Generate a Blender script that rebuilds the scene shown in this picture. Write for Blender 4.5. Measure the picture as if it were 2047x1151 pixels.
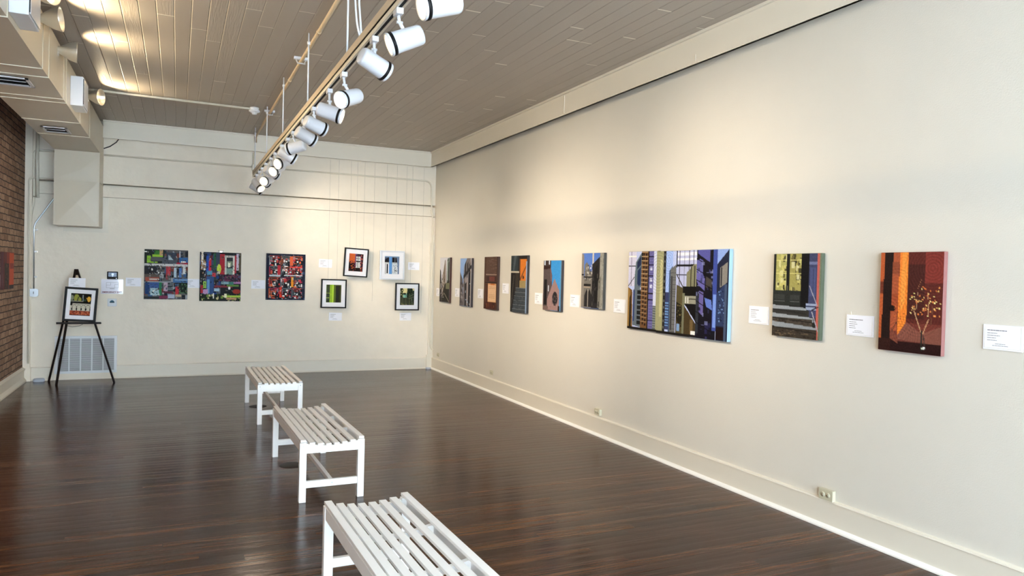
import bpy, bmesh, math, random
import numpy as np
from mathutils import Vector, Matrix, Euler
PI = math.pi
for o in list(bpy.data.objects): bpy.data.objects.remove(o)
S = bpy.context.scene
COL = S.collection

# ------------------------------------------------------------------ camera, world, exposure
cam = bpy.data.cameras.new('camera'); cam.sensor_width = 36; cam.lens = 36 * 1450.36 / 2047; cam.clip_start = .02
camo = bpy.data.objects.new('camera', cam); COL.objects.link(camo)
yaw, pit, rol = .43263, -.01833, .02582
fw = Vector((math.sin(yaw)*math.cos(pit), math.cos(yaw)*math.cos(pit), math.sin(pit)))
r0 = Vector((math.cos(yaw), -math.sin(yaw), 0)); u0 = r0.cross(fw)
rt = r0*math.cos(rol) + u0*math.sin(rol); up = -r0*math.sin(rol) + u0*math.cos(rol)
camo.matrix_world = Matrix(((rt.x, up.x, -fw.x, 0), (rt.y, up.y, -fw.y, 0), (rt.z, up.z, -fw.z, 1.65), (0, 0, 0, 1)))
S.camera = camo
S.view_settings.view_transform = 'Standard'; S.view_settings.look = 'None'
S.view_settings.gamma = 1; S.view_settings.use_curve_mapping = False
S.view_settings.exposure = 1.38
W = bpy.data.worlds.new('daylight'); S.world = W; W.use_nodes = True
bg = W.node_tree.nodes['Background']; bg.inputs[0].default_value = (.71, .87, 1, 1); bg.inputs[1].default_value = 9.2

XL, XR, YF, YB, ZC = -1.92, 4.016, -2.6, 11.934, 3.69

# ------------------------------------------------------------------ materials
def mat(name, c, rough=.6, metal=0, noise=0, nscale=20, bump=0, bscale=60, emit=None, es=1, coat=0, spec=.5):
    m = bpy.data.materials.new(name); m.use_nodes = True; nt = m.node_tree; b = nt.nodes['Principled BSDF']
    def lin(v): return tuple((x/255/12.92 if x/255 <= .04045 else ((x/255+.055)/1.055)**2.4) for x in v[:3]) + (1,)
    b.inputs['Base Color'].default_value = lin(c); b.inputs['Roughness'].default_value = rough
    b.inputs['Metallic'].default_value = metal; b.inputs['Coat Weight'].default_value = coat
    b.inputs['Specular IOR Level'].default_value = spec
    tc = nt.nodes.new('ShaderNodeTexCoord')
    if noise:
        n = nt.nodes.new('ShaderNodeTexNoise'); n.inputs['Scale'].default_value = nscale; n.inputs['Detail'].default_value = 5
        nt.links.new(tc.outputs['Object'], n.inputs['Vector'])
        mx = nt.nodes.new('ShaderNodeMix'); mx.data_type = 'RGBA'
        k1 = tuple(min(1, x*(1+noise)) for x in lin(c)[:3]) + (1,); k0 = tuple(x*(1-noise) for x in lin(c)[:3]) + (1,)
        mx.inputs[6].default_value = k0; mx.inputs[7].default_value = k1
        nt.links.new(n.outputs[0], mx.inputs[0]); nt.links.new(mx.outputs[2], b.inputs['Base Color'])
    if bump:
        n = nt.nodes.new('ShaderNodeTexNoise'); n.inputs['Scale'].default_value = bscale; n.inputs['Detail'].default_value = 4
        nt.links.new(tc.outputs['Object'], n.inputs['Vector'])
        bp = nt.nodes.new('ShaderNodeBump'); bp.inputs['Strength'].default_value = bump; bp.inputs['Distance'].default_value = .01
        nt.links.new(n.outputs[0], bp.inputs['Height']); nt.links.new(bp.outputs[0], b.inputs['Normal'])
    if emit:
        b.inputs['Emission Color'].default_value = lin(emit); b.inputs['Emission Strength'].default_value = es
    return m
def nd(nt, t, **k):
    n = nt.nodes.new(t)
    for a, v in k.items():
        if a.startswith('i'): n.inputs[int(a[1:])].default_value = v
        else: setattr(n, a, v)
    return n
def L(nt, a, b): nt.links.new(a, b)
def mth(nt, op, a, b=None, c=None):
    n = nt.nodes.new('ShaderNodeMath'); n.operation = op
    for i, v in enumerate((a, b, c)):
        if v is None: continue
        if isinstance(v, (int, float)): n.inputs[i].default_value = v
        else: nt.links.new(v, n.inputs[i])
    return n.outputs[0]

M = {}
M['wall'] = mat('cream wall paint', (218, 212, 200), .55, noise=.025, nscale=3, bump=.12, bscale=120)
M['plaster'] = mat('painted plaster', (236, 226, 209), .6, noise=.05, nscale=6, bump=.6, bscale=9)
M['trim'] = mat('trim paint', (226, 218, 202), .4, noise=.02, nscale=5)
M['lit_trim'] = mat('lit-tone shoe moulding', (246, 243, 236), .35)  # paler than other trim: light caught by the shoe is in the colour
M['duct'] = mat('beige painted duct metal', (204, 194, 174), .38, noise=.03, nscale=4)
M['white'] = mat('white enamel', (216, 219, 226), .28, coat=.3)
M['bench'] = mat('white bench paint', (250, 248, 245), .35, noise=.03, nscale=9)
M['card'] = mat('white card', (244, 244, 250), .6)
M['ink'] = mat('grey ink', (120, 118, 124), .8)
M['black'] = mat('black paint', (14, 12, 13), .5, spec=.2)
M['slot'] = mat('dark slot', (12, 12, 12), .8)
M['steel'] = mat('galvanised steel', (196, 202, 208), .3, metal=.8)
M['chrome'] = mat('brushed aluminium', (236, 232, 222), .3, metal=.85)
M['strut'] = mat('tan painted strut', (196, 180, 156), .5)
M['pipe'] = mat('tan painted pipe', (196, 172, 138), .5, noise=.05)
M['conduit'] = mat('cream painted conduit', (222, 214, 196), .45)
M['wood_dark'] = mat('dark stained wood', (24, 13, 11), .5, noise=.3, nscale=12, spec=.2)
M['grille'] = mat('white grille metal', (226, 228, 230), .4)
M['filter'] = mat('grey filter mesh', (150, 150, 152), .8, noise=.06, nscale=300)
M['puck'] = mat('grey plastic', (188, 196, 210), .4)
M['plate'] = mat('ivory plate', (196, 190, 165), .4)
M['mat'] = mat('white mat board', (240, 238, 240), .8)
M['silver'] = mat('silver frame metal', (214, 216, 220), .3, metal=.6)
M['cable'] = mat('black cable', (22, 20, 20), .5)
M['bulb'] = mat('lit bulb glass', (255, 240, 210), .3, emit=(255, 218, 150), es=3)
M['red_ink'] = mat('dark red ink', (110, 35, 50), .7)
M['laminate'] = mat('laminated sheet', (214, 212, 224), .12, coat=.6)
M['screen'] = mat('dark screen', (14, 18, 26), .15)
M['blue'] = mat('lit blue screen', (30, 50, 80), .2, emit=(50, 100, 160), es=.08)
M['glow'] = mat('lit screen icon', (200, 220, 255), .3, emit=(170, 205, 255), es=.45)
M['clip'] = mat('bright metal clip', (235, 235, 235), .25, metal=.5)
M['wire'] = mat('hanging wire', (165, 162, 152), .4)
M['canvas_edge_pale'] = mat('pale canvas edge', (150, 182, 208), .6)

# glass
g = bpy.data.materials.new('clear glass'); g.use_nodes = True; nt = g.node_tree; nt.nodes.clear()
o_ = nd(nt, 'ShaderNodeOutputMaterial'); t_ = nd(nt, 'ShaderNodeBsdfTransparent'); gl = nd(nt, 'ShaderNodeBsdfGlossy')
gl.inputs['Roughness'].default_value = .03; mx = nd(nt, 'ShaderNodeMixShader'); lw = nd(nt, 'ShaderNodeFresnel'); lw.inputs[0].default_value = 1.15
L(nt, lw.outputs[0], mx.inputs[0]); L(nt, t_.outputs[0], mx.inputs[1]); L(nt, gl.outputs[0], mx.inputs[2]); L(nt, mx.outputs[0], o_.inputs[0])
M['glass'] = g

def floor_mat():
    m = bpy.data.materials.new('dark varnished floorboards'); m.use_nodes = True; nt = m.node_tree; b = nt.nodes['Principled BSDF']
    tc = nd(nt, 'ShaderNodeTexCoord'); sp = nd(nt, 'ShaderNodeSeparateXYZ'); L(nt, tc.outputs['Object'], sp.inputs[0])
    PW, PL = .088, 2.6
    v = mth(nt, 'DIVIDE', sp.outputs[1], PW); row = mth(nt, 'FLOOR', v); fr = mth(nt, 'SUBTRACT', v, row)
    wn = nd(nt, 'ShaderNodeTexWhiteNoise', noise_dimensions='1D'); L(nt, row, wn.inputs['W'])
    xo = mth(nt, 'ADD', mth(nt, 'DIVIDE', sp.outputs[0], PL), mth(nt, 'MULTIPLY', wn.outputs[0], 7.3))
    colm = mth(nt, 'FLOOR', xo); fx = mth(nt, 'SUBTRACT', xo, colm)
    cb = nd(nt, 'ShaderNodeCombineXYZ'); L(nt, row, cb.inputs[0]); L(nt, colm, cb.inputs[1])
    wn2 = nd(nt, 'ShaderNodeTexWhiteNoise', noise_dimensions='2D'); L(nt, cb.outputs[0], wn2.inputs['Vector'])
    # grain, stretched along the boards and shifted per board
    cg = nd(nt, 'ShaderNodeCombineXYZ'); L(nt, mth(nt, 'ADD', mth(nt, 'MULTIPLY', sp.outputs[0], 1.3), mth(nt, 'MULTIPLY', wn2.outputs[0], 40)), cg.inputs[0])
    L(nt, mth(nt, 'MULTIPLY', sp.outputs[1], 34), cg.inputs[1]); L(nt, mth(nt, 'MULTIPLY', wn2.outputs[0], 11), cg.inputs[2])
    n1 = nd(nt, 'ShaderNodeTexNoise'); n1.inputs['Scale'].default_value = 1.6; n1.inputs['Detail'].default_value = 8; n1.inputs['Roughness'].default_value = .62
    n1.inputs['Distortion'].default_value = .6; L(nt, cg.outputs[0], n1.inputs['Vector'])
    n2 = nd(nt, 'ShaderNodeTexNoise'); n2.inputs['Scale'].default_value = .9; n2.inputs['Detail'].default_value = 3; L(nt, tc.outputs['Object'], n2.inputs['Vector'])
    rp = nd(nt, 'ShaderNodeValToRGB'); L(nt, n1.outputs[0], rp.inputs[0])
    e = rp.color_ramp.elements; e[0].position = .36; e[0].color = (.028, .0105, .0055, 1); e[1].position = .66; e[1].color = (.135, .055, .025, 1)
    k = e.new(.5); k.color = (.076, .029, .0135, 1)
    hs = nd(nt, 'ShaderNodeHueSaturation'); L(nt, rp.outputs[0], hs.inputs['Color'])
    L(nt, mth(nt, 'ADD', mth(nt, 'MULTIPLY', wn2.outputs[0], .75), mth(nt, 'MULTIPLY', n2.outputs[0], .75)), hs.inputs['Value'])
    L(nt, mth(nt, 'ADD', .485, mth(nt, 'MULTIPLY', wn2.outputs[0], .02)), hs.inputs['Hue'])
    # gaps
    g1 = mth(nt, 'LESS_THAN', mth(nt, 'ABSOLUTE', mth(nt, 'SUBTRACT', fr, .5)), mth(nt, 'ADD', .452, mth(nt, 'MULTIPLY', wn.outputs[0], .036)))
    g2 = mth(nt, 'LESS_THAN', mth(nt, 'ABSOLUTE', mth(nt, 'SUBTRACT', fx, .5)), .4992)
    gap = mth(nt, 'MULTIPLY', g1, g2)
    mx = nd(nt, 'ShaderNodeMix', data_type='RGBA'); mx.inputs[6].default_value = (.004, .002, .0015, 1); L(nt, hs.outputs[0], mx.inputs[7]); L(nt, gap, mx.inputs[0])
    L(nt, mx.outputs[2], b.inputs['Base Color'])
    # slight cup in each board + gap + per-board tilt
    cup = mth(nt, 'MULTIPLY', mth(nt, 'POWER', mth(nt, 'ABSOLUTE', mth(nt, 'SUBTRACT', fr, .5)), 2.0), -.0020)
    tilt = mth(nt, 'MULTIPLY', mth(nt, 'SUBTRACT', wn2.outputs[0], .5), mth(nt, 'MULTIPLY', fr, .0024))
    h = mth(nt, 'ADD', mth(nt, 'ADD', cup, tilt), mth(nt, 'ADD', mth(nt, 'MULTIPLY', gap, .0012), mth(nt, 'MULTIPLY', n1.outputs[0], .0010)))
    bp = nd(nt, 'ShaderNodeBump'); bp.inputs['Strength'].default_value = .8; bp.inputs['Distance'].default_value = 1
    L(nt, h, bp.inputs['Height']); L(nt, bp.outputs[0], b.inputs['Normal'])
    L(nt, mth(nt, 'ADD', .10, mth(nt, 'MULTIPLY', n2.outputs[0], .12)), b.inputs['Roughness'])
    b.inputs['IOR'].default_value = 1.45; b.inputs['Specular IOR Level'].default_value = .2; b.inputs['Specular Tint'].default_value = (1, .78, .62, 1)
    return m
def ceil_mat():
    m = bpy.data.materials.new('taupe painted ceiling boards'); m.use_nodes = True; nt = m.node_tree; b = nt.nodes['Principled BSDF']
    tc = nd(nt, 'ShaderNodeTexCoord'); sp = nd(nt, 'ShaderNodeSeparateXYZ'); L(nt, tc.outputs['Object'], sp.inputs[0])
    v = mth(nt, 'DIVIDE', mth(nt, 'ADD', sp.outputs[0], .055), .128); row = mth(nt, 'FLOOR', v); fr = mth(nt, 'SUBTRACT', v, row)
    wn = nd(nt, 'ShaderNodeTexWhiteNoise', noise_dimensions='1D'); L(nt, row, wn.inputs['W'])
    xo = mth(nt, 'ADD', mth(nt, 'DIVIDE', sp.outputs[1], 3.1), mth(nt, 'MULTIPLY', wn.outputs[0], 5.3)); cm = mth(nt, 'FLOOR', xo); fx = mth(nt, 'SUBTRACT', xo, cm)
    cb = nd(nt, 'ShaderNodeCombineXYZ'); L(nt, row, cb.inputs[0]); L(nt, cm, cb.inputs[1])
    wn2 = nd(nt, 'ShaderNodeTexWhiteNoise', noise_dimensions='2D'); L(nt, cb.outputs[0], wn2.inputs['Vector'])
    e1 = mth(nt, 'ABSOLUTE', mth(nt, 'SUBTRACT', fr, .5)); e2 = mth(nt, 'ABSOLUTE', mth(nt, 'SUBTRACT', fx, .5))
    s1 = nd(nt, 'ShaderNodeMapRange'); L(nt, e1, s1.inputs[0]); s1.inputs[1].default_value = .455; s1.inputs[2].default_value = .495; s1.inputs[3].default_value = 1; s1.inputs[4].default_value = 0
    g2 = mth(nt, 'LESS_THAN', e2, .4985)
    gr = nd(nt, 'ShaderNodeMapping'); gr.inputs['Scale'].default_value = (34, 1.6, 1); L(nt, tc.outputs['Object'], gr.inputs[0])
    n1 = nd(nt, 'ShaderNodeTexNoise'); n1.inputs['Scale'].default_value = 1.4; n1.inputs['Detail'].default_value = 6; n1.inputs['Distortion'].default_value = 1.2; L(nt, gr.outputs[0], n1.inputs['Vector'])
    rough = mth(nt, 'MULTIPLY', mth(nt, 'GREATER_THAN', wn2.outputs[0], .74), .0030)
    h = mth(nt, 'ADD', mth(nt, 'MULTIPLY', s1.outputs[0], .0045), mth(nt, 'ADD', mth(nt, 'MULTIPLY', n1.outputs[0], rough), mth(nt, 'MULTIPLY', wn2.outputs[0], .0012)))
    h = mth(nt, 'ADD', h, mth(nt, 'MULTIPLY', g2, .002))
    bp = nd(nt, 'ShaderNodeBump'); bp.inputs['Strength'].default_value = 1; bp.inputs['Distance'].default_value = 1; L(nt, h, bp.inputs['Height']); L(nt, bp.outputs[0], b.inputs['Normal'])
    mx = nd(nt, 'ShaderNodeMix', data_type='RGBA'); mx.inputs[6].default_value = (.42, .37, .315, 1); mx.inputs[7].default_value = (.46, .405, .345, 1); L(nt, wn2.outputs[0], mx.inputs[0])
    # filled end joints are paler
    mj = nd(nt, 'ShaderNodeMix', data_type='RGBA'); mj.inputs[6].default_value = (.85, .80, .70, 1); L(nt, mx.outputs[2], mj.inputs[7])
    L(nt, mth(nt, 'MAXIMUM', mth(nt, 'LESS_THAN', e2, .4972), mth(nt, 'LESS_THAN', wn2.outputs[0], .45)), mj.inputs[0]); L(nt, mj.outputs[2], b.inputs['Base Color'])
    b.inputs['Roughness'].default_value = .5; b.inputs['Specular IOR Level'].default_value = .35
    return m
def brick_mat():
    m = bpy.data.materials.new('old brown brick'); m.use_nodes = True; nt = m.node_tree; b = nt.nodes['Principled BSDF']
    tc = nd(nt, 'ShaderNodeTexCoord'); sp = nd(nt, 'ShaderNodeSeparateXYZ'); L(nt, tc.outputs['Object'], sp.inputs[0])
    cb = nd(nt, 'ShaderNodeCombineXYZ'); L(nt, sp.outputs[1], cb.inputs[0]); L(nt, sp.outputs[2], cb.inputs[1])
    nz = nd(nt, 'ShaderNodeTexNoise'); nz.inputs['Scale'].default_value = 7; L(nt, tc.outputs['Object'], nz.inputs['Vector'])
    vm = nd(nt, 'ShaderNodeVectorMath', operation='MULTIPLY_ADD'); L(nt, nz.outputs['Color'], vm.inputs[0]); vm.inputs[1].default_value = (.02, .02, .02); L(nt, cb.outputs[0], vm.inputs[2])
    br = nd(nt, 'ShaderNodeTexBrick'); L(nt, vm.outputs[0], br.inputs['Vector'])
    br.inputs['Scale'].default_value = 1; br.inputs['Brick Width'].default_value = .215; br.inputs['Row Height'].default_value = .08; br.inputs['Mortar Size'].default_value = .007
    br.inputs['Mortar Smooth'].default_value = .35; br.inputs['Bias'].default_value = 0
    br.inputs['Color1'].default_value = (.40, .25, .16, 1); br.inputs['Color2'].default_value = (.22, .12, .075, 1); br.inputs['Mortar'].default_value = (.035, .024, .018, 1)
    n2 = nd(nt, 'ShaderNodeTexNoise'); n2.inputs['Scale'].default_value = 26; n2.inputs['Detail'].default_value = 6; L(nt, tc.outputs['Object'], n2.inputs['Vector'])
    mx = nd(nt, 'ShaderNodeMix', data_type='RGBA', blend_type='OVERLAY'); mx.inputs[0].default_value = .7; L(nt, br.outputs[0], mx.inputs[6]); L(nt, n2.outputs[0], mx.inputs[7]); L(nt, mx.outputs[2], b.inputs['Base Color'])
    h = mth(nt, 'ADD', mth(nt, 'MULTIPLY', br.outputs['Fac'], -.012), mth(nt, 'MULTIPLY', n2.outputs[0], .008))
    bp = nd(nt, 'ShaderNodeBump'); bp.inputs['Strength'].default_value = 1; bp.inputs['Distance'].default_value = 1; L(nt, h, bp.inputs['Height']); L(nt, bp.outputs[0], b.inputs['Normal'])
    b.inputs['Roughness'].default_value = .85
    return m
M['floor'] = floor_mat(); M['ceiling'] = ceil_mat(); M['brick'] = brick_mat()
def paint_mat(name, rough):
    m = bpy.data.materials.new(name); m.use_nodes = True; nt = m.node_tree; b = nt.nodes['Principled BSDF']
    a = nd(nt, 'ShaderNodeAttribute', attribute_name='ink'); L(nt, a.outputs['Color'], b.inputs['Base Color']); b.inputs['Roughness'].default_value = rough; b.inputs['Specular IOR Level'].default_value = .12
    tc = nd(nt, 'ShaderNodeTexCoord'); n = nd(nt, 'ShaderNodeTexNoise'); n.inputs['Scale'].default_value = 220; L(nt, tc.outputs['Object'], n.inputs['Vector'])
    bp = nd(nt, 'ShaderNodeBump'); bp.inputs['Strength'].default_value = .12; bp.inputs['Distance'].default_value = .004; L(nt, n.outputs[0], bp.inputs['Height']); L(nt, bp.outputs[0], b.inputs['Normal'])
    return m
M['print'] = paint_mat('printed canvas ink', .55); M['paper'] = paint_mat('printed paper ink', .55)

# ------------------------------------------------------------------ mesh helpers
class MB:
    def __init__(s): s.bm = bmesh.new()
    def box(s, x0, x1, y0, y1, z0, z1, bev=0):
        v = [s.bm.verts.new(p) for p in ((x0,y0,z0),(x1,y0,z0),(x1,y1,z0),(x0,y1,z0),(x0,y0,z1),(x1,y0,z1),(x1,y1,z1),(x0,y1,z1))]
        fs = [s.bm.faces.new([v[i] for i in q]) for q in ((3,2,1,0),(4,5,6,7),(0,1,5,4),(1,2,6,5),(2,3,7,6),(3,0,4,7))]
        if bev: bmesh.ops.bevel(s.bm, geom=list({e for f in fs for e in f.edges}), offset=bev, segments=2, affect='EDGES', profile=.6)
        return s
    def prism(s, pts, a0, a1, axis='y'):   # polygon in the other two axes extruded along axis
        def P(p, a): return {'y': (p[0], a, p[1]), 'x': (a, p[0], p[1]), 'z': (p[0], p[1], a)}[axis]
        A = [s.bm.verts.new(P(p, a0)) for p in pts]; B = [s.bm.verts.new(P(p, a1)) for p in pts]; n = len(pts)
        s.bm.faces.new(A); s.bm.faces.new(B[::-1])
        for i in range(n): s.bm.faces.new((A[i], B[i], B[(i+1) % n], A[(i+1) % n]))
        return s
    def lathe(s, prof, seg=32, mtx=None, cap=(0, 0)):  # prof (r,z) list around z
        rings = []
        for r, z in prof:
            rings.append([s.bm.verts.new((r*math.cos(2*PI*i/seg), r*math.sin(2*PI*i/seg), z)) for i in range(seg)])
        for a, b in zip(rings, rings[1:]):
            for i in range(seg): 
                f = s.bm.faces.new((a[i], a[(i+1) % seg], b[(i+1) % seg], b[i])); f.smooth = True
        if cap[0]: s.bm.faces.new(rings[0][::-1])
        if cap[1]: s.bm.faces.new(rings[-1])
        if mtx is not None: bmesh.ops.transform(s.bm, matrix=mtx, verts=[v for r in rings for v in r])
        return s
    def cyl(s, p, q, r, seg=16, r2=None):
        p, q = Vector(p), Vector(q); d = q - p; m = Matrix.Translation(p) @ d.to_track_quat('Z', 'Y').to_matrix().to_4x4()
        return s.lathe([(r, 0), (r if r2 is None else r2, d.length)], seg, m, (1, 1))
    def bar(s, p, q, w, h):   # rectangular bar
        p, q = Vector(p), Vector(q); d = q - p; m = Matrix.Translation(p) @ d.to_track_quat('Z', 'Y').to_matrix().to_4x4()
        n = len(s.bm.verts); s.box(-w/2, w/2, -h/2, h/2, 0, d.length); s.bm.verts.ensure_lookup_table()
        bmesh.ops.transform(s.bm, matrix=m, verts=s.bm.verts[n:]); return s
    def tube(s, pts, r, seg=10):
        pts = [Vector(p) for p in pts]; rings = []
        for i, p in enumerate(pts):
            d = (pts[min(i+1, len(pts)-1)] - pts[max(i-1, 0)]).normalized(); q = d.to_track_quat('Z', 'Y')
            if i: q = (d0.rotation_difference(d)) @ q0
            q0, d0 = q, d
            rings.append([s.bm.verts.new(p + q @ Vector((r*math.cos(2*PI*k/seg), r*math.sin(2*PI*k/seg), 0))) for k in range(seg)])
        for a, b in zip(rings, rings[1:]):
            for k in range(seg): f = s.bm.faces.new((a[k], a[(k+1) % seg], b[(k+1) % seg], b[k])); f.smooth = True
        s.bm.faces.new(rings[0][::-1]); s.bm.faces.new(rings[-1]); return s
    def build(s, name, m, parent=None, label=None):
        me = bpy.data.meshes.new(name); bmesh.ops.recalc_face_normals(s.bm, faces=s.bm.faces); s.bm.to_mesh(me); s.bm.free()
        me.materials.append(M[m] if isinstance(m, str) else m)
        o = bpy.data.objects.new(name, me); COL.objects.link(o)
        if parent: o.parent = parent
        if label: o['label'] = label
        return o
def rounded(pts, r, n=6):
    out = [Vector(pts[0])]
    for a, b, c in zip(pts, pts[1:], pts[2:]):
        a, b, c = Vector(a), Vector(b), Vector(c); u = (a-b).normalized(); v = (c-b).normalized(); p, q = b+u*r, b+v*r
        for i in range(n+1):
            t = i/n; out.append(p*(1-t)**2 + b*2*t*(1-t) + q*t*t)
    out.append(Vector(pts[-1])); return out
def thing(name, label, cat, loc=(0,0,0), rot=(0,0,0), group=None):
    o = bpy.data.objects.new(name, None); COL.objects.link(o); o.empty_display_size = .1
    o.location = loc; o.rotation_euler = rot; o['label'] = label; o['category'] = cat
    if group: o['group'] = group
    return o
def tag(o, label, cat, group=None):
    o['label'] = label; o['category'] = cat
    if group: o['group'] = group
    return o
def struct(o): o['kind'] = 'structure'; return o
def copy_tree(o, parent=None):
    c = o.copy(); COL.objects.link(c)
    if parent: c.parent = parent
    for ch in list(o.children): copy_tree(ch, c)
    return c
RW = (0, 0, -PI/2)   # on the right wall: local +x runs towards the camera, local -y into the room
LW = (0, 0, PI/2)

# ------------------------------------------------------------------ room shell
struct(MB().box(XL-.3, XR+.3, YF-.3, YB+.3, -.12, 0).build('floor', 'floor'))
struct(MB().box(XL-.3, XR+.3, YF-.3, YB+.3, ZC, ZC+.15).build('ceiling', 'ceiling'))
struct(MB().box(XR, XR+.25, YF, YB+.25, 0, ZC).build('wall_right', 'wall'))
struct(MB().box(XL-.25, XL, YF, YB+.25, 0, ZC).build('wall_left', 'brick'))
b = MB()   # back wall with the slotted lintel band
b.box(XL, XR, YB, YB+.25, 0, 2.605); b.box(XL, XR, YB+.06, YB+.25, 2.605, 2.613)
b.box(XL, XR, YB, YB+.25, 2.613, 2.765); b.box(XL, XR, YB+.20, YB+.25, 2.765, 2.803); b.box(XL, XR, YB, YB+.25, 2.803, ZC)
struct(b.build('wall_back', 'plaster'))
# fascia boards under the ceiling, open behind
def fascia(name, pts, nrm, z0=3.44):
    (x0, y0), (x1, y1) = pts; nx, ny = nrm
    b = MB()
    d, t = .133, .024
    if nx: b.box(XR-d, XR-d+t, y0, y1, z0, ZC); b.box(XR-d-.022, XR-d, y0, y1, ZC-.022, ZC); b.box(XR-d-.008, XR-d+t, y0, y1, z0, z0+.012)
    else: b.box(x0, x1, YB-d, YB-d+t, z0, ZC); b.box(x0, x1, YB-d-.022, YB-d, ZC-.022, ZC)
    return struct(b.build(name, 'trim'))
fascia('trim_1', ((0, YF), (0, YB-.133)), (1, 0)); fascia('trim_2', ((-.985, 0), (XR-.133, 0)), (0, 1))
struct(MB().prism([(XR, 0), (XR-.046, 0), (XR-.045, .010), (XR-.038, .020), (XR-.02, .027), (XR, .027)], YF, YB-.05, 'y').build('trim_6', 'lit_trim'))
struct(MB().box(XR-.137, XR-.133, 7.142, 7.148, 3.46, 3.66).box(XR-.136, XR-.133, 4.886, 4.892, 3.46, 3.52).build('trim_3', 'trim'))
# baseboards
def bb(name, prof, a0, a1, axis): return struct(MB().prism(prof, a0, a1, axis).build(name, 'trim'))
bb('baseboard_right', [(XR, 0), (XR-.034, 0), (XR-.034, .012), (XR-.02, .026), (XR-.02, .178), (XR-.026, .18), (XR-.022, .19), (XR, .195)], YF, YB, 'y')
bb('baseboard_back', [(YB, 0), (YB-.03, 0), (YB-.02, .02), (YB-.018, .18), (YB, .192)], -.78, XR-.02, 'x')
bb('baseboard_corner', [(YB, 0), (YB-.03, 0), (YB-.02, .02), (YB-.018, .18), (YB, .192)], XL+.09, -1.56, 'x')
bb('baseboard_left', [(XL, 0), (XL+.05, 0), (XL+.05, .02), (XL+.03, .05), (XL+.024, .06), (XL+.024, .15), (XL+.036, .16), (XL+.036, .18), (XL, .2)], YF, YB-.05, 'y')
# left corner pilaster, right corner block
struct(MB().box(XL, XL+.085, YB-.045, YB, .19, ZC).box(XL, XL+.095, YB-.055, YB, 0, .19).build('trim_4', 'plaster'))
struct(MB().box(3.905, XR, YB-.05, YB, 0, .24).box(3.93, XR, YB-.035, YB, .24, 2.16).build('trim_5', 'trim'))
# front wall with shop windows and a door, behind the camera
b = MB(); H1 = 3.5
for x0, x1 in ((XL-.25, XL+.15), (.25, .40), (1.42, 1.57), (XR-.15, XR+.25)): b.box(x0, x1, YF-.25, YF, 0, ZC)
b.box(XL+.15, XR-.15, YF-.25, YF, H1, ZC)
for x0, x1 in ((XL+.15, .25), (1.57, XR-.15)): b.box(x0, x1, YF-.25, YF, 0, .45)
struct(b.build('wall_front', 'wall'))
for i, (x0, x1) in enumerate(((XL+.15, .25), (1.57, XR-.15))):
    w = struct(bpy.data.objects.new('window_%d' % (i+1), None)); COL.objects.link(w)
    xm = (x0+x1)/2
    MB().box(x0, x1, YF-.16, YF-.09, .45, .51).box(x0, x1, YF-.16, YF-.09, H1-.06, H1).box(x0, x0+.05, YF-.16, YF-.09, .51, H1-.06).box(x1-.05, x1, YF-.16, YF-.09, .51, H1-.06).box(xm-.02, xm+.02, YF-.15, YF-.1, .51, H1-.06).build('window_frame', 'trim', w)
    MB().box(x0+.05, x1-.05, YF-.128, YF-.122, .51, H1-.06).build('pane', 'glass', w)
dr = struct(bpy.data.objects.new('door_1', None)); COL.objects.link(dr)
MB().box(.40, .50, YF-.15, YF-.1, .02, 2.3).box(1.32, 1.42, YF-.15, YF-.1, .02, 2.3).box(.5, 1.32, YF-.15, YF-.1, .02, .3).box(.5, 1.32, YF-.15, YF-.1, 2.18, 2.3).box(.40, 1.42, YF-.17, YF-.08, 2.32, 2.38).build('door_frame', 'wood_dark', dr)
MB().box(.5, 1.32, YF-.128, YF-.122, .3, 2.18).box(.42, 1.40, YF-.128, YF-.122, 2.38, H1).build('pane', 'glass', dr)
MB().cyl((1.28, YF-.06, .95), (1.28, YF-.06, 1.25), .012).cyl((1.28, YF-.1, .97), (1.28, YF-.06, .97), .01).cyl((1.28, YF-.1, 1.23), (1.28, YF-.06, 1.23), .01).build('door_handle', 'steel', dr)
for x0, x1, z0, z1 in ((XL+.2, .2, .5, H1-.05), (1.6, XR-.2, .5, H1-.05), (.5, 1.32, .3, H1)):   # light portals in the openings
    l = bpy.data.lights.new('window_portal', 'AREA'); l.shape = 'RECTANGLE'; l.size = x1-x0; l.size_y = z1-z0
    l.cycles.is_portal = True
    o = bpy.data.objects.new('window_portal', l); COL.objects.link(o); o.location = ((x0+x1)/2, YF-.2, (z0+z1)/2); o.rotation_euler = (PI/2, 0, PI)

# ------------------------------------------------------------------ duct
DX0, DX1, DZ0, DZ1, DY = -1.515, -.985, 3.17, 3.60, 11.4
duct = thing('air_duct', 'long beige sheet metal air duct under the ceiling beside the brick wall', 'duct', (-1.25, 4, 3.17))
def loc(o, p): o.location = [-a for a in p]; return o
dl = (-1.25, 4, 3.17)
loc(MB().box(DX0, DX1, YF+.02, YB-.002, DZ0, DZ1).build('duct_run', 'duct', duct), dl)
b = MB().box(DX0, DX1, DY, YB-.002, 2.16, DZ0-.001)
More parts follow.
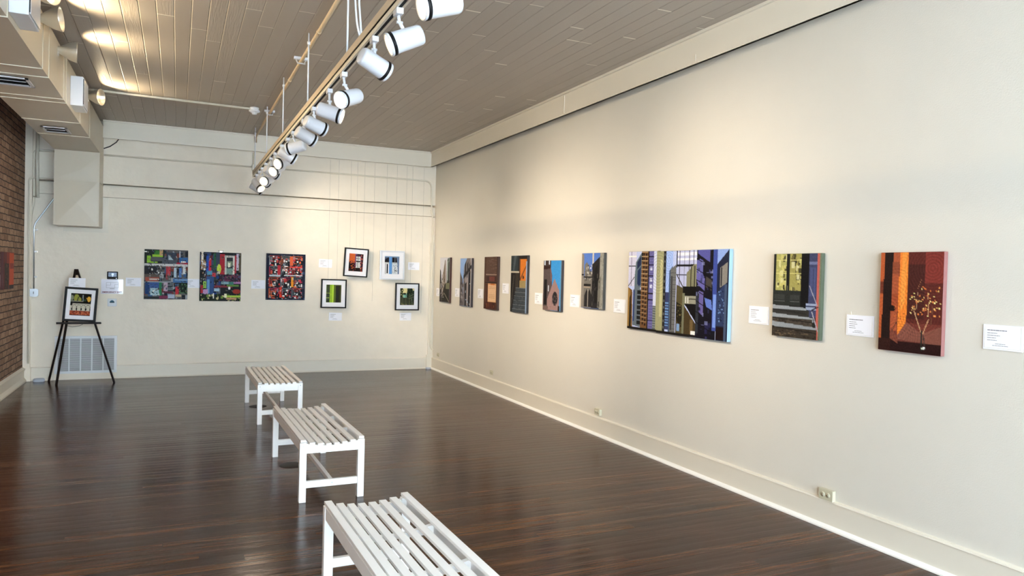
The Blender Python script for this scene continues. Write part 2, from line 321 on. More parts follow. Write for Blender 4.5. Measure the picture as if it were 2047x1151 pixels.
# cross-break crease on the front face: shallow pyramid
v = [b.bm.verts.new(p) for p in ((DX0+.02, DY-.001, 2.18), (DX1-.02, DY-.001, 2.18), (DX1-.02, DY-.001, 2.76), (DX0+.02, DY-.001, 2.76), (-1.25, DY-.014, 2.47))]
for q in ((0, 1, 4), (1, 2, 4), (2, 3, 4), (3, 0, 4)): b.bm.faces.new([v[i] for i in q])
v = [b.bm.verts.new(p) for p in ((DX0+.02, DY-.001, 2.79), (DX1-.02, DY-.001, 2.79), (DX1-.02, DY-.001, 3.10), (DX0+.02, DY-.001, 3.10), (-1.2, DY-.010, 2.92))]
for q in ((0, 1, 4), (1, 2, 4), (2, 3, 4), (3, 0, 4)): b.bm.faces.new([v[i] for i in q])
b.box(DX0-.004, DX1+.004, DY-.006, YB-.002, 2.765, 2.775)
loc(b.build('duct_drop', 'duct', duct), dl)
for y in (3.2, 4.4, 5.45, 6.75, 7.05, 7.9, 8.08, 9.15, 10.1):
    loc(MB().prism([(DX0, DZ0), (DX0, DZ0-.007), (DX1+.005, DZ0-.007), (DX1+.005, DZ1), (DX1, DZ1), (DX1, DZ0)], y-.006, y+.006, 'y').build('seam', 'duct', duct), dl)
b = MB().box(DX1+.001, DX1+.075, YB-.012, YB-.001, 2.158, 2.60).box(DX1-.02, DX1+.075, YB-.012, YB-.001, 2.10, 2.158).box(DX0+.05, DX1-.0201, YB-.012, YB-.001, 2.10, 2.158)
loc(b.build('wall_flange', 'trim', duct), dl)
for y0, y1, x0, x1, lb in ((7.14, 7.47, -1.42, -1.14, 'rectangular white air register under the duct nearer the camera'), (9.52, 9.88, -1.40, -1.145, 'rectangular white air register under the duct nearer the easel')):
    t = thing('air_register', lb, 'vent', ((x0+x1)/2, (y0+y1)/2, DZ0-.008), group='air registers under the duct')
    w, h = (x1-x0)/2, (y1-y0)/2
    MB().box(-w, w, -h, -h+.03, -.008, 0).box(-w, w, h-.03, h, -.008, 0).box(-w, -w+.025, -h, h, -.008, 0).box(w-.025, w, -h, h, -.008, 0).build('register_frame', 'white', t)
    MB().box(-w+.02, w-.02, -h+.02, h-.02, -.002, 0).build('backing', 'slot', t)
    b = MB()
    for k in range(2):
        yy = -h+.10+k*(2*h-.2); b.prism([(yy-.035, -.022), (yy+.03, -.004), (yy+.03, -.002), (yy-.036, -.019)], -w+.03, w-.03, 'x')
    b.build('louvre', 'white', t)
# white boxes on the duct side
for y0, lb in ((8.36, 'white rectangular box mounted on the duct side, farther one'), (5.48, 'white rectangular box mounted on the duct side, at the top left corner')):
    t = thing('speaker_box', lb, 'speaker', (DX1, y0, 3.21), group='white boxes on the duct side')
    MB().box(0, .11, 0, .38, 0, .29, .006).build('cabinet', 'white', t)
    MB().box(.112, .118, .015, .365, .012, .278, .004).build('side_grille', 'white', t)
    MB().box(.11, .116, .005, .012, .02, .27).build('seam_line', 'slot', t)
# clip lamps on the duct top edge
def clip_lamp(x, y, z, d, label, lit):
    t = thing('clip_lamp', label, 'lamp', (x, y, z), group='clip-on reflector lamps along the duct')
    q = Vector(d).to_track_quat('Z', 'Y').to_matrix().to_4x4()
    MB().lathe([(.02, -.10), (.03, -.06), (.034, -.04), (.05, -.015), (.075, .03), (.092, .085), (.094, .09), (.089, .088), (.072, .032), (.048, -.01), (.03, -.03)], 32, q, (1, 0)).build('reflector', 'chrome', t)
    MB().lathe([(.001, .045), (.018, .04), (.028, .02), (.026, 0), (.014, -.03)], 20, q).build('bulb', 'bulb' if lit else 'white', t)
    a = q @ Vector((0, 0, -.08))
    MB().cyl(a, (a.x-.03, a.y, -.035), .007).bar((a.x-.06, a.y-.012, -.045), (a.x+.03, a.y-.012, -.03), .03, .012).bar((a.x-.06, a.y+.01, -.065), (a.x+.03, a.y+.01, -.045), .03, .012).cyl((a.x, a.y, a.z), (a.x, a.y-.01, a.z+.07), .004).build('spring_clamp', 'chrome', t)
    if lit:
        l = bpy.data.lights.new('bulb_light', 'SPOT'); l.energy = lit; l.color = (1, .80, .50); l.spot_size = R_(140); l.spot_blend = 1; l.shadow_soft_size = .03
        o = bpy.data.objects.new('bulb_light', l); COL.objects.link(o); o.parent = t; dd = Vector(d).normalized(); o.location = dd*.06
        o.rotation_euler = (-dd).to_track_quat('Z', 'Y').to_euler()
R_ = math.radians
clip_lamp(-.905, 6.05, 3.54, (.75, -.45, .05), 'shiny reflector clip lamp at the top left corner above the nearer white box', 26)
clip_lamp(-.93, 6.6, 3.52, (.95, -.1, .08), 'amber-lit reflector clip lamp on the duct right beside the nearer white box', 26)
clip_lamp(-.93, 7.55, 3.53, (.95, .1, 0), 'chrome reflector clip lamp between the two white boxes', 26)
clip_lamp(-.90, 9.55, 3.55, (.85, -.35, -.02), 'glowing clip lamp on the duct just behind the farther white box', 26)

# ------------------------------------------------------------------ track lighting
tr = thing('lighting_track', 'long tan ceiling-hung track bar carrying the white spotlights', 'track', (1.0, 5, 3.0))
tl = (1.0, 5, 3.0)
TY0, TY1 = -.6, 11.3
loc(MB().box(.978, 1.022, TY0, TY1, 3.026, 3.072).build('strut_bar', 'strut', tr), tl)
loc(MB().box(.980, .992, TY0, TY1, 2.985, 3.024).box(1.012, 1.024, TY0, TY1, 2.985, 3.024).box(.980, 1.024, TY0, TY1, 3.012, 3.025).build('track_rail', 'conduit', tr), tl)
loc(MB().box(.992, 1.012, TY0, TY1, 2.99, 3.011).build('slot_liner', 'slot', tr), tl)
for y in (1.7, 3.27, 4.87, 6.48, 8.11, 9.67, 11.2):
    r = MB().cyl((1.0, y, 3.073), (1.0, y, ZC), .0065).cyl((1.0, y, ZC-.10), (1.0, y, ZC-.075), .013).cyl((1.0, y, 3.073), (1.0, y, 3.09), .012).build('hanger_rod', 'white', tr); loc(r, tl)
for dx in (-.012, .012):
    pts = [(1.0+dx*.3, 4.47, 3.07), (.985+dx, 4.47, 3.16), (.975+dx, 4.49, 3.32), (.99+dx, 4.5, 3.5), (1.0, 4.52, ZC)]
    loc(MB().tube(rounded(pts, .05), .006).build('power_cord', 'white', tr), tl)
HEADS = [(3.1, (1.042, 2.843), (-.956, 0, -.294), 0), (3.637, (1.039, 2.838), (-.904, .143, -.403), 0), (4.136, (1.008, 2.834), (.891, .29, -.349), 1),
 (4.974, (1.042, 2.822), (-.777, -.505, -.376), 0), (5.484, (1.013, 2.816), (.892, -.343, -.294), 1), (6.158, (1.018, 2.839), (.909, .295, -.294), 1),
 (6.70, (1.026, 2.839), (.881, .286, -.376), 1), (7.337, (1.03, 2.835), (-.841, .486, -.238), 0), (7.733, (1.006, 2.81), (.889, .047, -.455), 1),
 (8.19, (1.024, 2.80), (-.786, -.51, -.349), 0), (8.77, (1.03, 2.798), (-.652, -.587, -.481), 0), (9.186, (1.015, 2.808), (.856, .381, -.349), 1),
 (9.725, (1.023, 2.77), (-.601, -.743, -.294), 0), (10.185, (1.03, 2.807), (.64, .71, -.294), 1), (10.553, (.99, 2.793), (.437, -.601, -.669), 1), (10.93, (1.011, 2.784), (.886, .093, -.455), 1)]
HL = ['white spotlight turned left at the top edge, first of the track', 'white spotlight turned left, second from the near end of the track', 'white spotlight turned right and down, third from the near end of the track',
 'brightly lit spotlight facing the camera, fourth from the near end of the track', 'lit spotlight facing right toward the camera, fifth from the near end', 'spotlight turned right, sixth from the near end of the track',
 'spotlight turned right, seventh from the near end of the track', 'spotlight turned left, eighth from the near end of the track', 'spotlight turned right, eighth from the far end of the track',
 'spotlight showing a thin lit face to the left, seventh from the far end', 'spotlight with its lit oval face left, sixth from the far end of the track', 'spotlight turned right, fifth from the far end of the track',
 'spotlight with round yellow lit face, fourth from the far end of the track', 'spotlight with black rim arc turned away right, third from the far end', 'spotlight aimed down in front of the last one on the track', 'last spotlight at the far end of the track, aimed right']
def head_at(y, cx, cz, d, right, label):
    t = thing('track_spotlight', label, 'spotlight', (1.002, y, 2.985), group='white spotlights on the ceiling track')
    c = Vector((cx-1.002, 0, cz-2.985)); D = Vector(d).normalized(); q = Matrix.Translation(c) @ D.to_track_quat('Z', 'Y').to_matrix().to_4x4()
    MB().box(-.019, .019, -.035, .035, -.03, .001, .004).build('adapter', 'white', t)
    tp = c + Vector((0, 0, .052))
    MB().cyl((0, 0, -.03), (tp.x*.2, 0, tp.z+.03), .0085).cyl((tp.x*.2, 0, tp.z+.032), tuple(c+Vector((0, 0, .035))), .010).cyl((tp.x*.2-.016, 0, tp.z+.03), (tp.x*.2+.016, 0, tp.z+.03), .008).build('stem', 'white', t)
    hs = MB().lathe([(.001, -.098), (.038, -.098), (.046, -.095), (.051, -.086), (.052, -.08), (.056, .06), (.056, .068), (.053, .068), (.05, -.06), (.001, -.06)], 40, q).build('housing', 'white', t)
    MB().lathe([(.0565, .058), (.060, .06), (.061, .074), (.057, .076), (.052, .074), (.052, .062)], 40, q).build('rim_band', 'black', hs)
    MB().lathe([(.050, .03), (.0575, .078), (.060, .086), (.058, .092), (.052, .090), (.050, .087)], 40, q).build('bulb_collar', 'white', t)
    MB().lathe([(.001, .098), (.02, .0965), (.04, .092), (.051, .087)], 40, q).build('bulb_face', 'bulb', t)
    l = bpy.data.lights.new('spot_beam', 'SPOT'); l.energy = SPOT_R if right else SPOT_L; l.color = (1, .86, .68); l.spot_size = R_(74); l.spot_blend = 1; l.shadow_soft_size = .035
    o = bpy.data.objects.new('spot_beam', l); COL.objects.link(o); o.parent = t; o.location = c + D*.115; o.rotation_euler = (-D).to_track_quat('Z', 'Y').to_euler()
SPOT_R, SPOT_L = 50, 66
for (y, (cx, cz), d, rgt), lb in zip(HEADS, HL): head_at(y, cx, cz, d, rgt, lb)

# ceiling pipe, conduit and detector
t = thing('ceiling_pipe', 'slim tan pipe clamped along the ceiling above the lighting track', 'pipe', (1.055, 5, 3.66)); pl = (1.055, 5, 3.66)
loc(MB().tube(rounded([(1.05, -.5, 3.655), (1.055, 11.72, 3.655), (1.055, 11.72, 3.56)], .04), .016).build('pipe_run', 'pipe', t), pl)
for y in (7.26, 9.88, 4.2): loc(MB().box(.985, 1.115, y-.02, y+.02, 3.665, ZC).bar((1.0, y, 3.672), (1.02, y, 3.63), .03, .004).bar((1.1, y, 3.672), (1.08, y, 3.63), .03, .004).box(1.018, 1.092, y-.015, y+.015, 3.628, 3.633).build('pipe_clamp', 'white', t), pl)
for y in (6.3, 8.05): loc(MB().cyl((1.054, y-.02, 3.655), (1.054, y+.02, 3.655), .021).build('coupling', 'pipe', t), pl)
t = thing('smoke_detector', 'small white round detector on the ceiling at the end of a conduit', 'detector', (.86, 9.82, ZC))
MB().lathe([(.001, 0), (.055, 0), (.055, -.035), (.001, -.035)], 28).build('base', 'white', t)
MB().lathe([(.066, -.036), (.068, -.052), (.05, -.062), (.032, -.066), (.03, -.085), (.001, -.088)], 28, None, (1, 0)).build('sensor_head', 'white', t)
t = tag(MB().tube([(-.97, 9.76, 3.672), (-.9, 9.76, 3.672), (.81, 9.82, 3.672)], .014).build('ceiling_conduit', 'conduit'), 'cream conduit crossing the ceiling from the duct to the round detector', 'conduit')

# ------------------------------------------------------------------ back wall services
tag(MB().tube(rounded([(-.978, YB-.02, 3.212), (1.02, YB-.02, 3.212)], .05), .013).build('wall_conduit', 'conduit'), 'thin horizontal conduit from the duct to the small junction box high on the back wall', 'conduit')
t = thing('junction_box', 'small cream junction box high on the back wall behind the track end', 'junction box', (1.07, YB, 3.205))
MB().box(-.05, .05, -.05, -.001, -.045, .045, .004).build('box', 'conduit', t); MB().box(-.045, .045, -.055, -.051, -.04, .04, .002).build('cover', 'trim', t)
tag(MB().tube([(1.045, YB-.02, 3.252), (1.045, YB-.02, 3.43)], .011).build('wall_conduit', 'conduit'), 'short upright conduit rising from the small junction box', 'conduit')
tag(MB().tube(rounded([(1.122, YB-.02, 3.215), (3.93, YB-.02, 3.212), (3.945, YB-.02, 2.70), (3.965, YB-.055, 2.62), (3.965, YB-.055, .31), (4.012, YB-.055, .31)], .12, 8), .013).build('wall_conduit', 'conduit'), 'long painted conduit running right and bending down the corner of the back wall', 'conduit')
yp = YB-.055
tag(MB().tube([(-1.777, YB-.06, 3.6), (-1.777, YB-.06, 3.0), (-1.768, YB-.06, 2.56)], .021).cyl((-1.768, YB-.06, 2.565), (-1.768, YB-.06, 2.545), .026).build('wall_pipe', 'conduit'), 'thick capped pipe dropping from behind the duct, ends above the floor', 'pipe')
tag(MB().tube(rounded([(-1.518, YB-.03, 3.209), (-1.822, YB-.03, 3.2), (-1.815, YB-.03, 2.62), (-1.815, YB-.03, 2.5), (-1.85, YB-.03, 2.28), (-1.85, YB-.03, 1.9)], .07, 6), .016).build('wall_pipe', 'conduit'), 'painted pipe arching down beside the duct drop with an offset bend', 'pipe')
tag(MB().tube(rounded([(-1.518, YB-.02, 2.821), (-1.868, YB-.06, 2.812), (-1.865, YB-.06, 2.2), (-1.852, YB-.06, .25)], .05, 6), .012).build('wall_pipe', 'conduit'), 'slim painted pipe turning down along the corner pilaster', 'pipe')
t = thing('outlet_conduit', 'shiny steel conduit slanting down from the duct to the electrical box', 'conduit', (-1.80, YB, 1.28))
loc(MB().tube(rounded([(-1.53, YB-.03, 2.72), (-1.535, YB-.03, 2.62), (-1.808, YB-.03, 2.17), (-1.802, YB-.03, 1.28)], .06, 6), .010).build('conduit_run', 'steel', t), (-1.80, YB, 1.28))
for z in (2.10, 1.80, 1.45): loc(MB().box(-1.80, -1.765, YB-.045, YB-.001, z-.012, z+.012, .003).build('strap', 'clip', t), (-1.80, YB, 1.28))
t = thing('electrical_box', 'square steel electrical box with a clipped-corner cover at the conduit end', 'electrical box', (-1.80, YB, 1.23))
MB().box(-.05, .05, -.05, -.001, -.05, .05, .006).build('box', 'steel', t)
c = .035; w = .055
MB().prism([(-c, -w), (c, -w), (w, -c), (w, c), (c, w), (-c, w), (-w, c), (-w, -c)], -.056, -.051, 'y').build('cover', 'steel', t)
MB().box(-.006, .006, -.062, -.057, -.016, .016, .002).build('switch', 'filter', t)
tag(MB().tube([(-.98, YB-.03, 3.30), (-.9, YB-.05, 3.335), (-.82, YB-.07, 3.40), (-.775, YB-.09, 3.47)], .007).build('loose_cable', 'cable'), 'loose black cable sagging between the duct and the fascia', 'cable')
# return air grille
t = thing('return_air_grille', 'large white return air grille low on the wall behind the easel', 'vent', (-1.16, YB, .09))
x0, x1, z1 = -.385, .385, .53
MB().box(x0, x1, -.03, -.001, 0, .035).box(x0, x1, -.03, -.001, z1-.035, z1).box(x0, x0+.035, -.03, -.001, .035, z1-.035).box(x1-.035, x1, -.03, -.001, .035, z1-.035).build('grille_frame', 'grille', t)
MB().box(x0+.035, x1-.035, -.008, -.002, .035, z1-.035).build('filter', 'filter', t)
for k in range(1, 5):
    x = x0+.035+k*(x1-x0-.07)/5; MB().box(x-.008, x+.008, -.028, -.009, .035, z1-.035).build('bar', 'grille', t)
b = MB()
for k in range(30):
    z = .045+k*.0152; b.box(x0+.035, x1-.035, -.018, -.010, z, z+.004)
b.build('louvre', 'grille', t)
# grey floor discs
for x, y, lb in ((-1.72, YB-.075, 'round grey disc on the floor in the left corner by the brick wall'), (3.925, YB-.10, 'round grey cap at the floor in the right corner under the conduit')):
    tag(MB().lathe([(.001, 0), (.068, 0), (.07, .006), (.068, .03), (.06, .04), (.001, .042)], 28, Matrix.Translation((x, y, 0)) @ Matrix.Scale(1 if x < 0 else .68, 4)).build('floor_disc', 'puck'), lb, 'disc')
# touch panel, evacuation plan, thermostat
t = thing('touch_panel', 'small black wall touch panel with a blue lit screen', 'control panel', (-.847, YB, 1.49))
MB().box(-.07, .07, -.024, -.001, -.055, .057, .01).build('body', 'black', t); MB().box(-.052, .054, -.027, -.0245, -.018, .043).build('screen', 'blue', t)
MB().box(-.01, .018, -.0285, -.0275, .005, .028).box(-.006, .012, -.0285, -.0275, -.014, -.002).build('screen_icon', 'glow', t)
MB().lathe([(.001, 0), (.005, 0)], 12, Matrix.Translation((.05, -.0245, -.04)) @ Matrix.Rotation(PI/2, 4, 'X')).build('button', 'steel', t)
t = thing('evacuation_plan', 'laminated emergency exit floor plan sheet under the touch panel', 'sign', (-.85, YB, 1.33))
MB().box(-.14, .14, -.004, -.001, -.105, .105).build('sheet', 'laminate', t)
b = MB()
for a in ((-.075, .08, .055, .058), (-.075, .08, -.02, -.017), (-.075, -.072, -.02, .058), (.077, .08, -.02, .058), (-.02, -.017, .02, .058), (.03, .033, -.02, .03), (-.075, -.02, .018, .021), (.03, .08, .028, .031), (-.03, .03, -.034, -.028)):
    b.box(a[0], a[1], -.0048, -.0041, a[2], a[3])
b.build('plan_lines', 'ink', t)
def text(s, size, loc_, m, parent, align='LEFT', name='lettering', ext=.0004):
    cu = bpy.data.curves.new(name, 'FONT'); cu.body = s; cu.size = size; cu.align_x = align; cu.extrude = ext; cu.materials.append(M[m])
    cu.offset = .0009; tmp = bpy.data.objects.new('tmp', cu); me = bpy.data.meshes.new_from_object(tmp); me.name = name; bpy.data.objects.remove(tmp)
    if not me.materials: me.materials.append(M[m])
    o = bpy.data.objects.new(name, me); COL.objects.link(o); o.parent = parent; o.location = loc_; o.rotation_euler = (PI/2, 0, 0); return o
text('EMERGENCY EXIT', .031, (.0, -.0052, -.092), 'red_ink', t, 'CENTER')
t = thing('thermostat', 'small white square thermostat below the floor plan sheet', 'thermostat', (-.847, YB, 1.10))
MB().box(-.058, .058, -.02, -.001, -.056, .056, .005).build('body', 'white', t)

# ------------------------------------------------------------------ picture painting (ink colours per point of a fine grid)
class Art:
    def __init__(s, w, h, cell, base):
        s.nx, s.ny = max(8, int(round(w/cell))), max(8, int(round(h/cell))); s.w, s.h = w, h
        s.u, s.v = np.meshgrid(np.linspace(0, 1, s.nx+1), np.linspace(0, 1, s.ny+1)); s.a = np.zeros(s.u.shape+(3,)); s.a[:] = base
        s.rng = np.random.RandomState(7)
    def put(s, m, c, al=1.): s.a[m] = s.a[m]*(1-al) + np.array(c, float)*al
    def rect(s, x0, y0, x1, y1, c, al=1.): s.put((s.u >= x0) & (s.u <= x1) & (s.v >= y0) & (s.v <= y1), c, al); return s
    def mask(s, pts):
        m = np.zeros(s.u.shape, bool); n = len(pts)
        for i in range(n):
            (x1, y1), (x2, y2) = pts[i], pts[(i+1) % n]
            if y1 == y2: continue
            cnd = ((y1 > s.v) != (y2 > s.v)) & (s.u < (x2-x1)*(s.v-y1)/(y2-y1)+x1); m ^= cnd
        return m
    def poly(s, pts, c, al=1.): s.put(s.mask(pts), c, al); return s
    def line(s, p, q, w, c, al=1.):
        a = s.w/s.h; d = np.array([(q[0]-p[0])*a, q[1]-p[1]]); Ld = max(1e-9, (d*d).sum())
        t = np.clip(((s.u-p[0])*a*d[0]+(s.v-p[1])*d[1])/Ld, 0, 1); dd = np.hypot((s.u-p[0])*a-t*d[0], s.v-p[1]-t*d[1]); s.put(dd < w/2, c, al); return s
    def ell(s, x, y, rx, ry, c, al=1.): s.put(((s.u-x)/rx)**2+((s.v-y)/ry)**2 < 1, c, al); return s
    def ring(s, x, y, r, w, c, al=1.):
        a = s.w/s.h; d = np.hypot((s.u-x)*a, s.v-y); s.put(abs(d-r) < w/2, c, al); return s
    def swirl(s, x, y, R, step, k=.12):
        a = s.w/s.h; d = np.hypot((s.u-x)*a, s.v-y); f = 1+k*np.sin(2*PI*d/step); f = np.where(d < R, f, 1)[..., None]; s.a = s.a*f; return s
    def speck(s, x0, y0, x1, y1, n, cols, smin=.01, smax=.05, al=1., elong=1.):
        for i in range(n):
            x, y = s.rng.uniform(x0, x1), s.rng.uniform(y0, y1); a, b = s.rng.uniform(smin, smax), s.rng.uniform(smin, smax)*elong
            s.rect(x, y, min(x1, x+a), min(y1, y+b), cols[s.rng.randint(len(cols))], al)
        return s
    def noise(s, k=10): s.a = s.a + s.rng.normal(0, k, s.u.shape)[..., None]*(.3+s.a/255*.7); return s
    def build(s, parent, y, m='print', x0=None, z0=None, name='picture'):
        nx, ny = s.nx, s.ny; xs = (s.u-.5)*s.w; zs = (.5-s.v)*s.h
        co = np.stack([xs.ravel(), np.full(xs.size, y), zs.ravel()], 1).astype('f4')
        i = np.arange(nx)[None, :] + (np.arange(ny)*(nx+1))[:, None]; i = i.ravel()
        fc = np.stack([i, i+nx+1, i+nx+2, i+1], 1)
        me = bpy.data.meshes.new(name); me.vertices.add(len(co)); me.vertices.foreach_set('co', co.ravel())
        me.loops.add(fc.size); me.loops.foreach_set('vertex_index', fc.ravel().astype('i4')); me.polygons.add(len(fc)); me.polygons.foreach_set('loop_start', (np.arange(len(fc))*4).astype('i4'))
        me.update(calc_edges=True); c = np.clip(s.a/255, 0, 1); c = np.where(c <= .04045, c/12.92, ((c+.055)/1.055)**2.4)
        at = me.color_attributes.new('ink', 'FLOAT_COLOR', 'POINT'); at.data.foreach_set('color', np.concatenate([c, np.ones(c.shape[:2]+(1,))], 2).ravel().astype('f4'))
        me.materials.append(M[m]); o = bpy.data.objects.new(name, me); COL.objects.link(o); o.parent = parent
        if x0 is not None: o.location = (x0, 0, z0)
        return o
BK, WH = (14, 13, 16), (236, 236, 232)
def art_collage_a(A):
    A.speck(0, 0, 1, 1, 260, [(30, 32, 40), (60, 64, 74), (96, 104, 120), (16, 18, 22), (150, 156, 160), (60, 90, 130), (120, 60, 50), (40, 50, 60)], .02, .11)
    A.rect(0, 0, .45, .28, (34, 40, 36)); A.rect(.22, .02, .38, .1, (60, 120, 50)); A.rect(.18, .1, .42, .145, (150, 200, 60)); A.rect(.34, 0, .42, .12, (196, 160, 110)); A.rect(.06, .13, .14, .27, (140, 190, 60)); A.rect(.06, .24, .3, .27, (150, 200, 70))
    A.rect(0, .04, .06, .06, WH); A.rect(.14, .15, .4, .23, (86, 88, 90)); A.rect(.4, .16, .75, .28, (78, 84, 92)); A.rect(.5, .05, .72, .2, (60, 66, 80)); A.poly([(.55, .1), (.66, .2), (.55, .2)], (170, 190, 200)); A.rect(.8, .02, .82, .25, (190, 190, 196))
    A.rect(.8, .15, 1, .25, (50, 100, 160)); A.rect(.74, .25, 1, .285, (170, 30, 50)); A.rect(.84, .22, .95, .25, WH)
    A.rect(0, .285, 1, .33, (206, 206, 204)); 
    for k in range(8): A.rect(.03+k*.04, .31, .045+k*.04, .35, BK)
    A.rect(0, .33, .3, .5, (40, 40, 44)); A.rect(.5, .33, .54, .6, (180, 60, 70)); A.rect(.54, .34, .6, .52, (190, 70, 80)); A.rect(.68, .36, .74, .56, (180, 200, 214)); A.rect(.8, .36, .86, .56, (80, 120, 180)); A.rect(.88, .33, .95, .48, (206, 210, 210))
    A.speck(.1, .33, .4, .5, 26, [WH, BK, (150, 150, 150)], .01, .035)
    A.rect(0, .5, .35, .56, (90, 80, 74)); A.rect(.02, .56, .34, .64, (160, 80, 64)); A.rect(.12, .585, .34, .61, (206, 196, 186)); A.rect(.66, .58, 1, .66, (70, 110, 160)); A.rect(.7, .6, 1, .615, (150, 190, 220))
    A.rect(.0, .64, .62, .67, (150, 160, 166)); A.rect(.02, .66, .12, .9, (30, 60, 110)); A.rect(.12, .66, .34, .78, (60, 90, 150)); A.rect(.34, .66, .4, .93, (40, 120, 80)); A.rect(.14, .78, .34, .92, (160, 190, 200)); A.speck(.14, .76, .36, .92, 20, [WH, (90, 120, 130), BK], .01, .04)
    A.rect(.44, .66, .54, .84, (180, 150, 170)); A.rect(.54, .66, .66, .84, (50, 60, 66)); 
    for k in range(6): A.rect(.44, .68+k*.03, .68, .685+k*.03, (170, 180, 186))
    A.rect(.4, .84, .66, .88, (90, 40, 60)); A.rect(.72, .74, .8, .9, (190, 50, 60)); A.rect(.8, .66, 1, .86, (26, 40, 30)); A.speck(.8, .66, 1, .9, 26, [(60, 110, 60), BK, (90, 130, 90)], .01, .05)
    fine(A); A.rect(.55, .9, .7, .98, (170, 180, 200)); A.rect(.35, .93, .55, .99, (120, 50, 80)); A.rect(.72, .9, .86, .95, (190, 170, 140)); A.rect(0, .95, .35, .99, (40, 44, 46))
def fine(A, n=240, k=(30, 34, 40)):
    A.speck(0, 0, 1, 1, n, [k, (60, 62, 68), (120, 124, 126), (190, 192, 190), (18, 18, 22), (90, 60, 56), (66, 86, 110), (100, 96, 80)], .008, .035, .8)
def art_collage_b(A):
    A.a[:] = (26, 26, 30); A.speck(0, 0, .5, 1, 120, [(30, 60, 130), (26, 26, 30), (90, 100, 110), (50, 60, 66), (60, 70, 100), (90, 40, 44)], .02, .12)
    A.rect(.03, 0, .08, .18, (230, 220, 200)); A.rect(.15, .08, .21, .4, (40, 80, 170)); A.rect(.21, .14, .27, .38, (200, 40, 60)); A.rect(.32, .02, .38, .33, (40, 90, 60)); A.rect(.38, 0, .48, .35, (56, 66, 84)); A.rect(.02, .16, .14, .36, (150, 120, 90)); A.speck(.02, .15, .14, .5, 20, [BK, (200, 160, 120), WH], .01, .05)
    A.rect(.48, .03, .6, .5, (170, 40, 50)); A.rect(.6, .06, .64, .46, (200, 200, 190)); A.rect(.64, .1, .8, .46, (40, 44, 48)); A.rect(.59, .06, .84, .1, (196, 190, 180)); A.rect(.8, .08, .84, .48, (226, 220, 206)); A.rect(.65, .17, .79, .28, (120, 130, 110)); A.rect(.68, .2, .74, .3, (236, 236, 210)); A.rect(.64, .32, .8, .47, (120, 150, 140)); A.rect(.84, .05, .88, .42, (170, 50, 60)); A.rect(.88, .02, .94, .36, (206, 190, 206)); A.rect(.94, 0, 1, .4, (90, 80, 60))
    A.ell(.46, .34, .05, .1, (200, 220, 80)); A.rect(.42, .38, .48, .44, (206, 196, 180)); A.rect(.18, .38, .3, .46, (90, 150, 180)); A.rect(.3, .42, .38, .5, (200, 60, 70)); A.rect(.48, .45, 1, .6, (50, 34, 50)); A.speck(.45, .44, 1, .6, 70, [(110, 50, 80), (30, 26, 40), (80, 70, 100), (130, 60, 70)], .01, .05)
    A.rect(.52, .6, .7, .65, (130, 170, 180)); A.rect(.7, .6, .82, .66, (60, 120, 110)); A.rect(.82, .6, 1, .64, (170, 120, 170)); A.rect(.35, .68, .8, .72, (130, 50, 60)); A.rect(.08, .6, .16, .74, (140, 190, 80)); A.rect(.16, .5, .34, .86, (50, 80, 130)); A.rect(.18, .56, .24, .86, (100, 150, 200)); A.rect(.02, .68, .08, .84, (170, 40, 50)); A.rect(.08, .76, .2, .86, (190, 150, 190))
    fine(A, 200, (24, 20, 26)); A.rect(.35, .74, .48, .8, (160, 190, 210)); A.rect(0, .86, .5, 1, (26, 34, 22)); A.speck(0, .84, 1, 1, 60, [(60, 90, 40), (20, 24, 18), (110, 140, 60), (200, 190, 140)], .01, .06); A.rect(.62, .88, 1, .92, (170, 200, 80)); A.rect(.6, .85, .66, .93, (230, 230, 190)); A.ell(.9, .8, .1, .05, (150, 50, 40)); A.ell(.72, .73, .03, .03, WH); A.rect(.66, .66, .95, .7, (90, 130, 60)); A.rect(.32, .84, .35, .95, WH); A.rect(.65, .93, .9, .97, (190, 150, 110))
def art_collage_c(A):
    A.a[:] = (24, 30, 50); A.speck(0, 0, 1, 1, 60, [(14, 16, 26), (40, 56, 84), (60, 80, 110)], .02, .08)
    for j in range(4):
        for i in range(3):
            x, y = .08+i*.29, .05+j*.235; cs = [(206, 60, 50), (150, 156, 160), (226, 110, 60), (190, 50, 80), (120, 130, 140)]
            A.rect(x, y, x+.27, y+.215, (20, 22, 28)); A.speck(x, y, x+.27, y+.215, 26, cs+[(16, 16, 20), WH, (16, 16, 20)], .015, .07)
            for q in (0, .03, .06): A.line((x+q, y+q), (x+.26-q, y+q), .008, cs[(i+j) % 5]); A.line((x+q, y+q), (x+q, y+.2-q), .008, cs[(i+2*j+1) % 5])
            A.rect(x+.1, y+.09, x+.18, y+.15, BK); A.rect(x+.115, y+.1, x+.16, y+.135, WH)
    A.rect(.6, .05, .68, .25, (220, 100, 60)); A.rect(.28, .25, .36, .46, (190, 50, 60)); A.rect(.64, .5, .7, .72, (230, 150, 40)); A.rect(.6, .27, .92, .3, (230, 60, 50)); A.rect(.08, .46, .36, .49, (190, 200, 206)); A.rect(.45, .46, .93, .48, (200, 206, 210)); A.rect(.34, .72, .4, .95, (220, 60, 40)); A.rect(.45, .26, .55, .28, WH); fine(A, 170, (24, 28, 44))
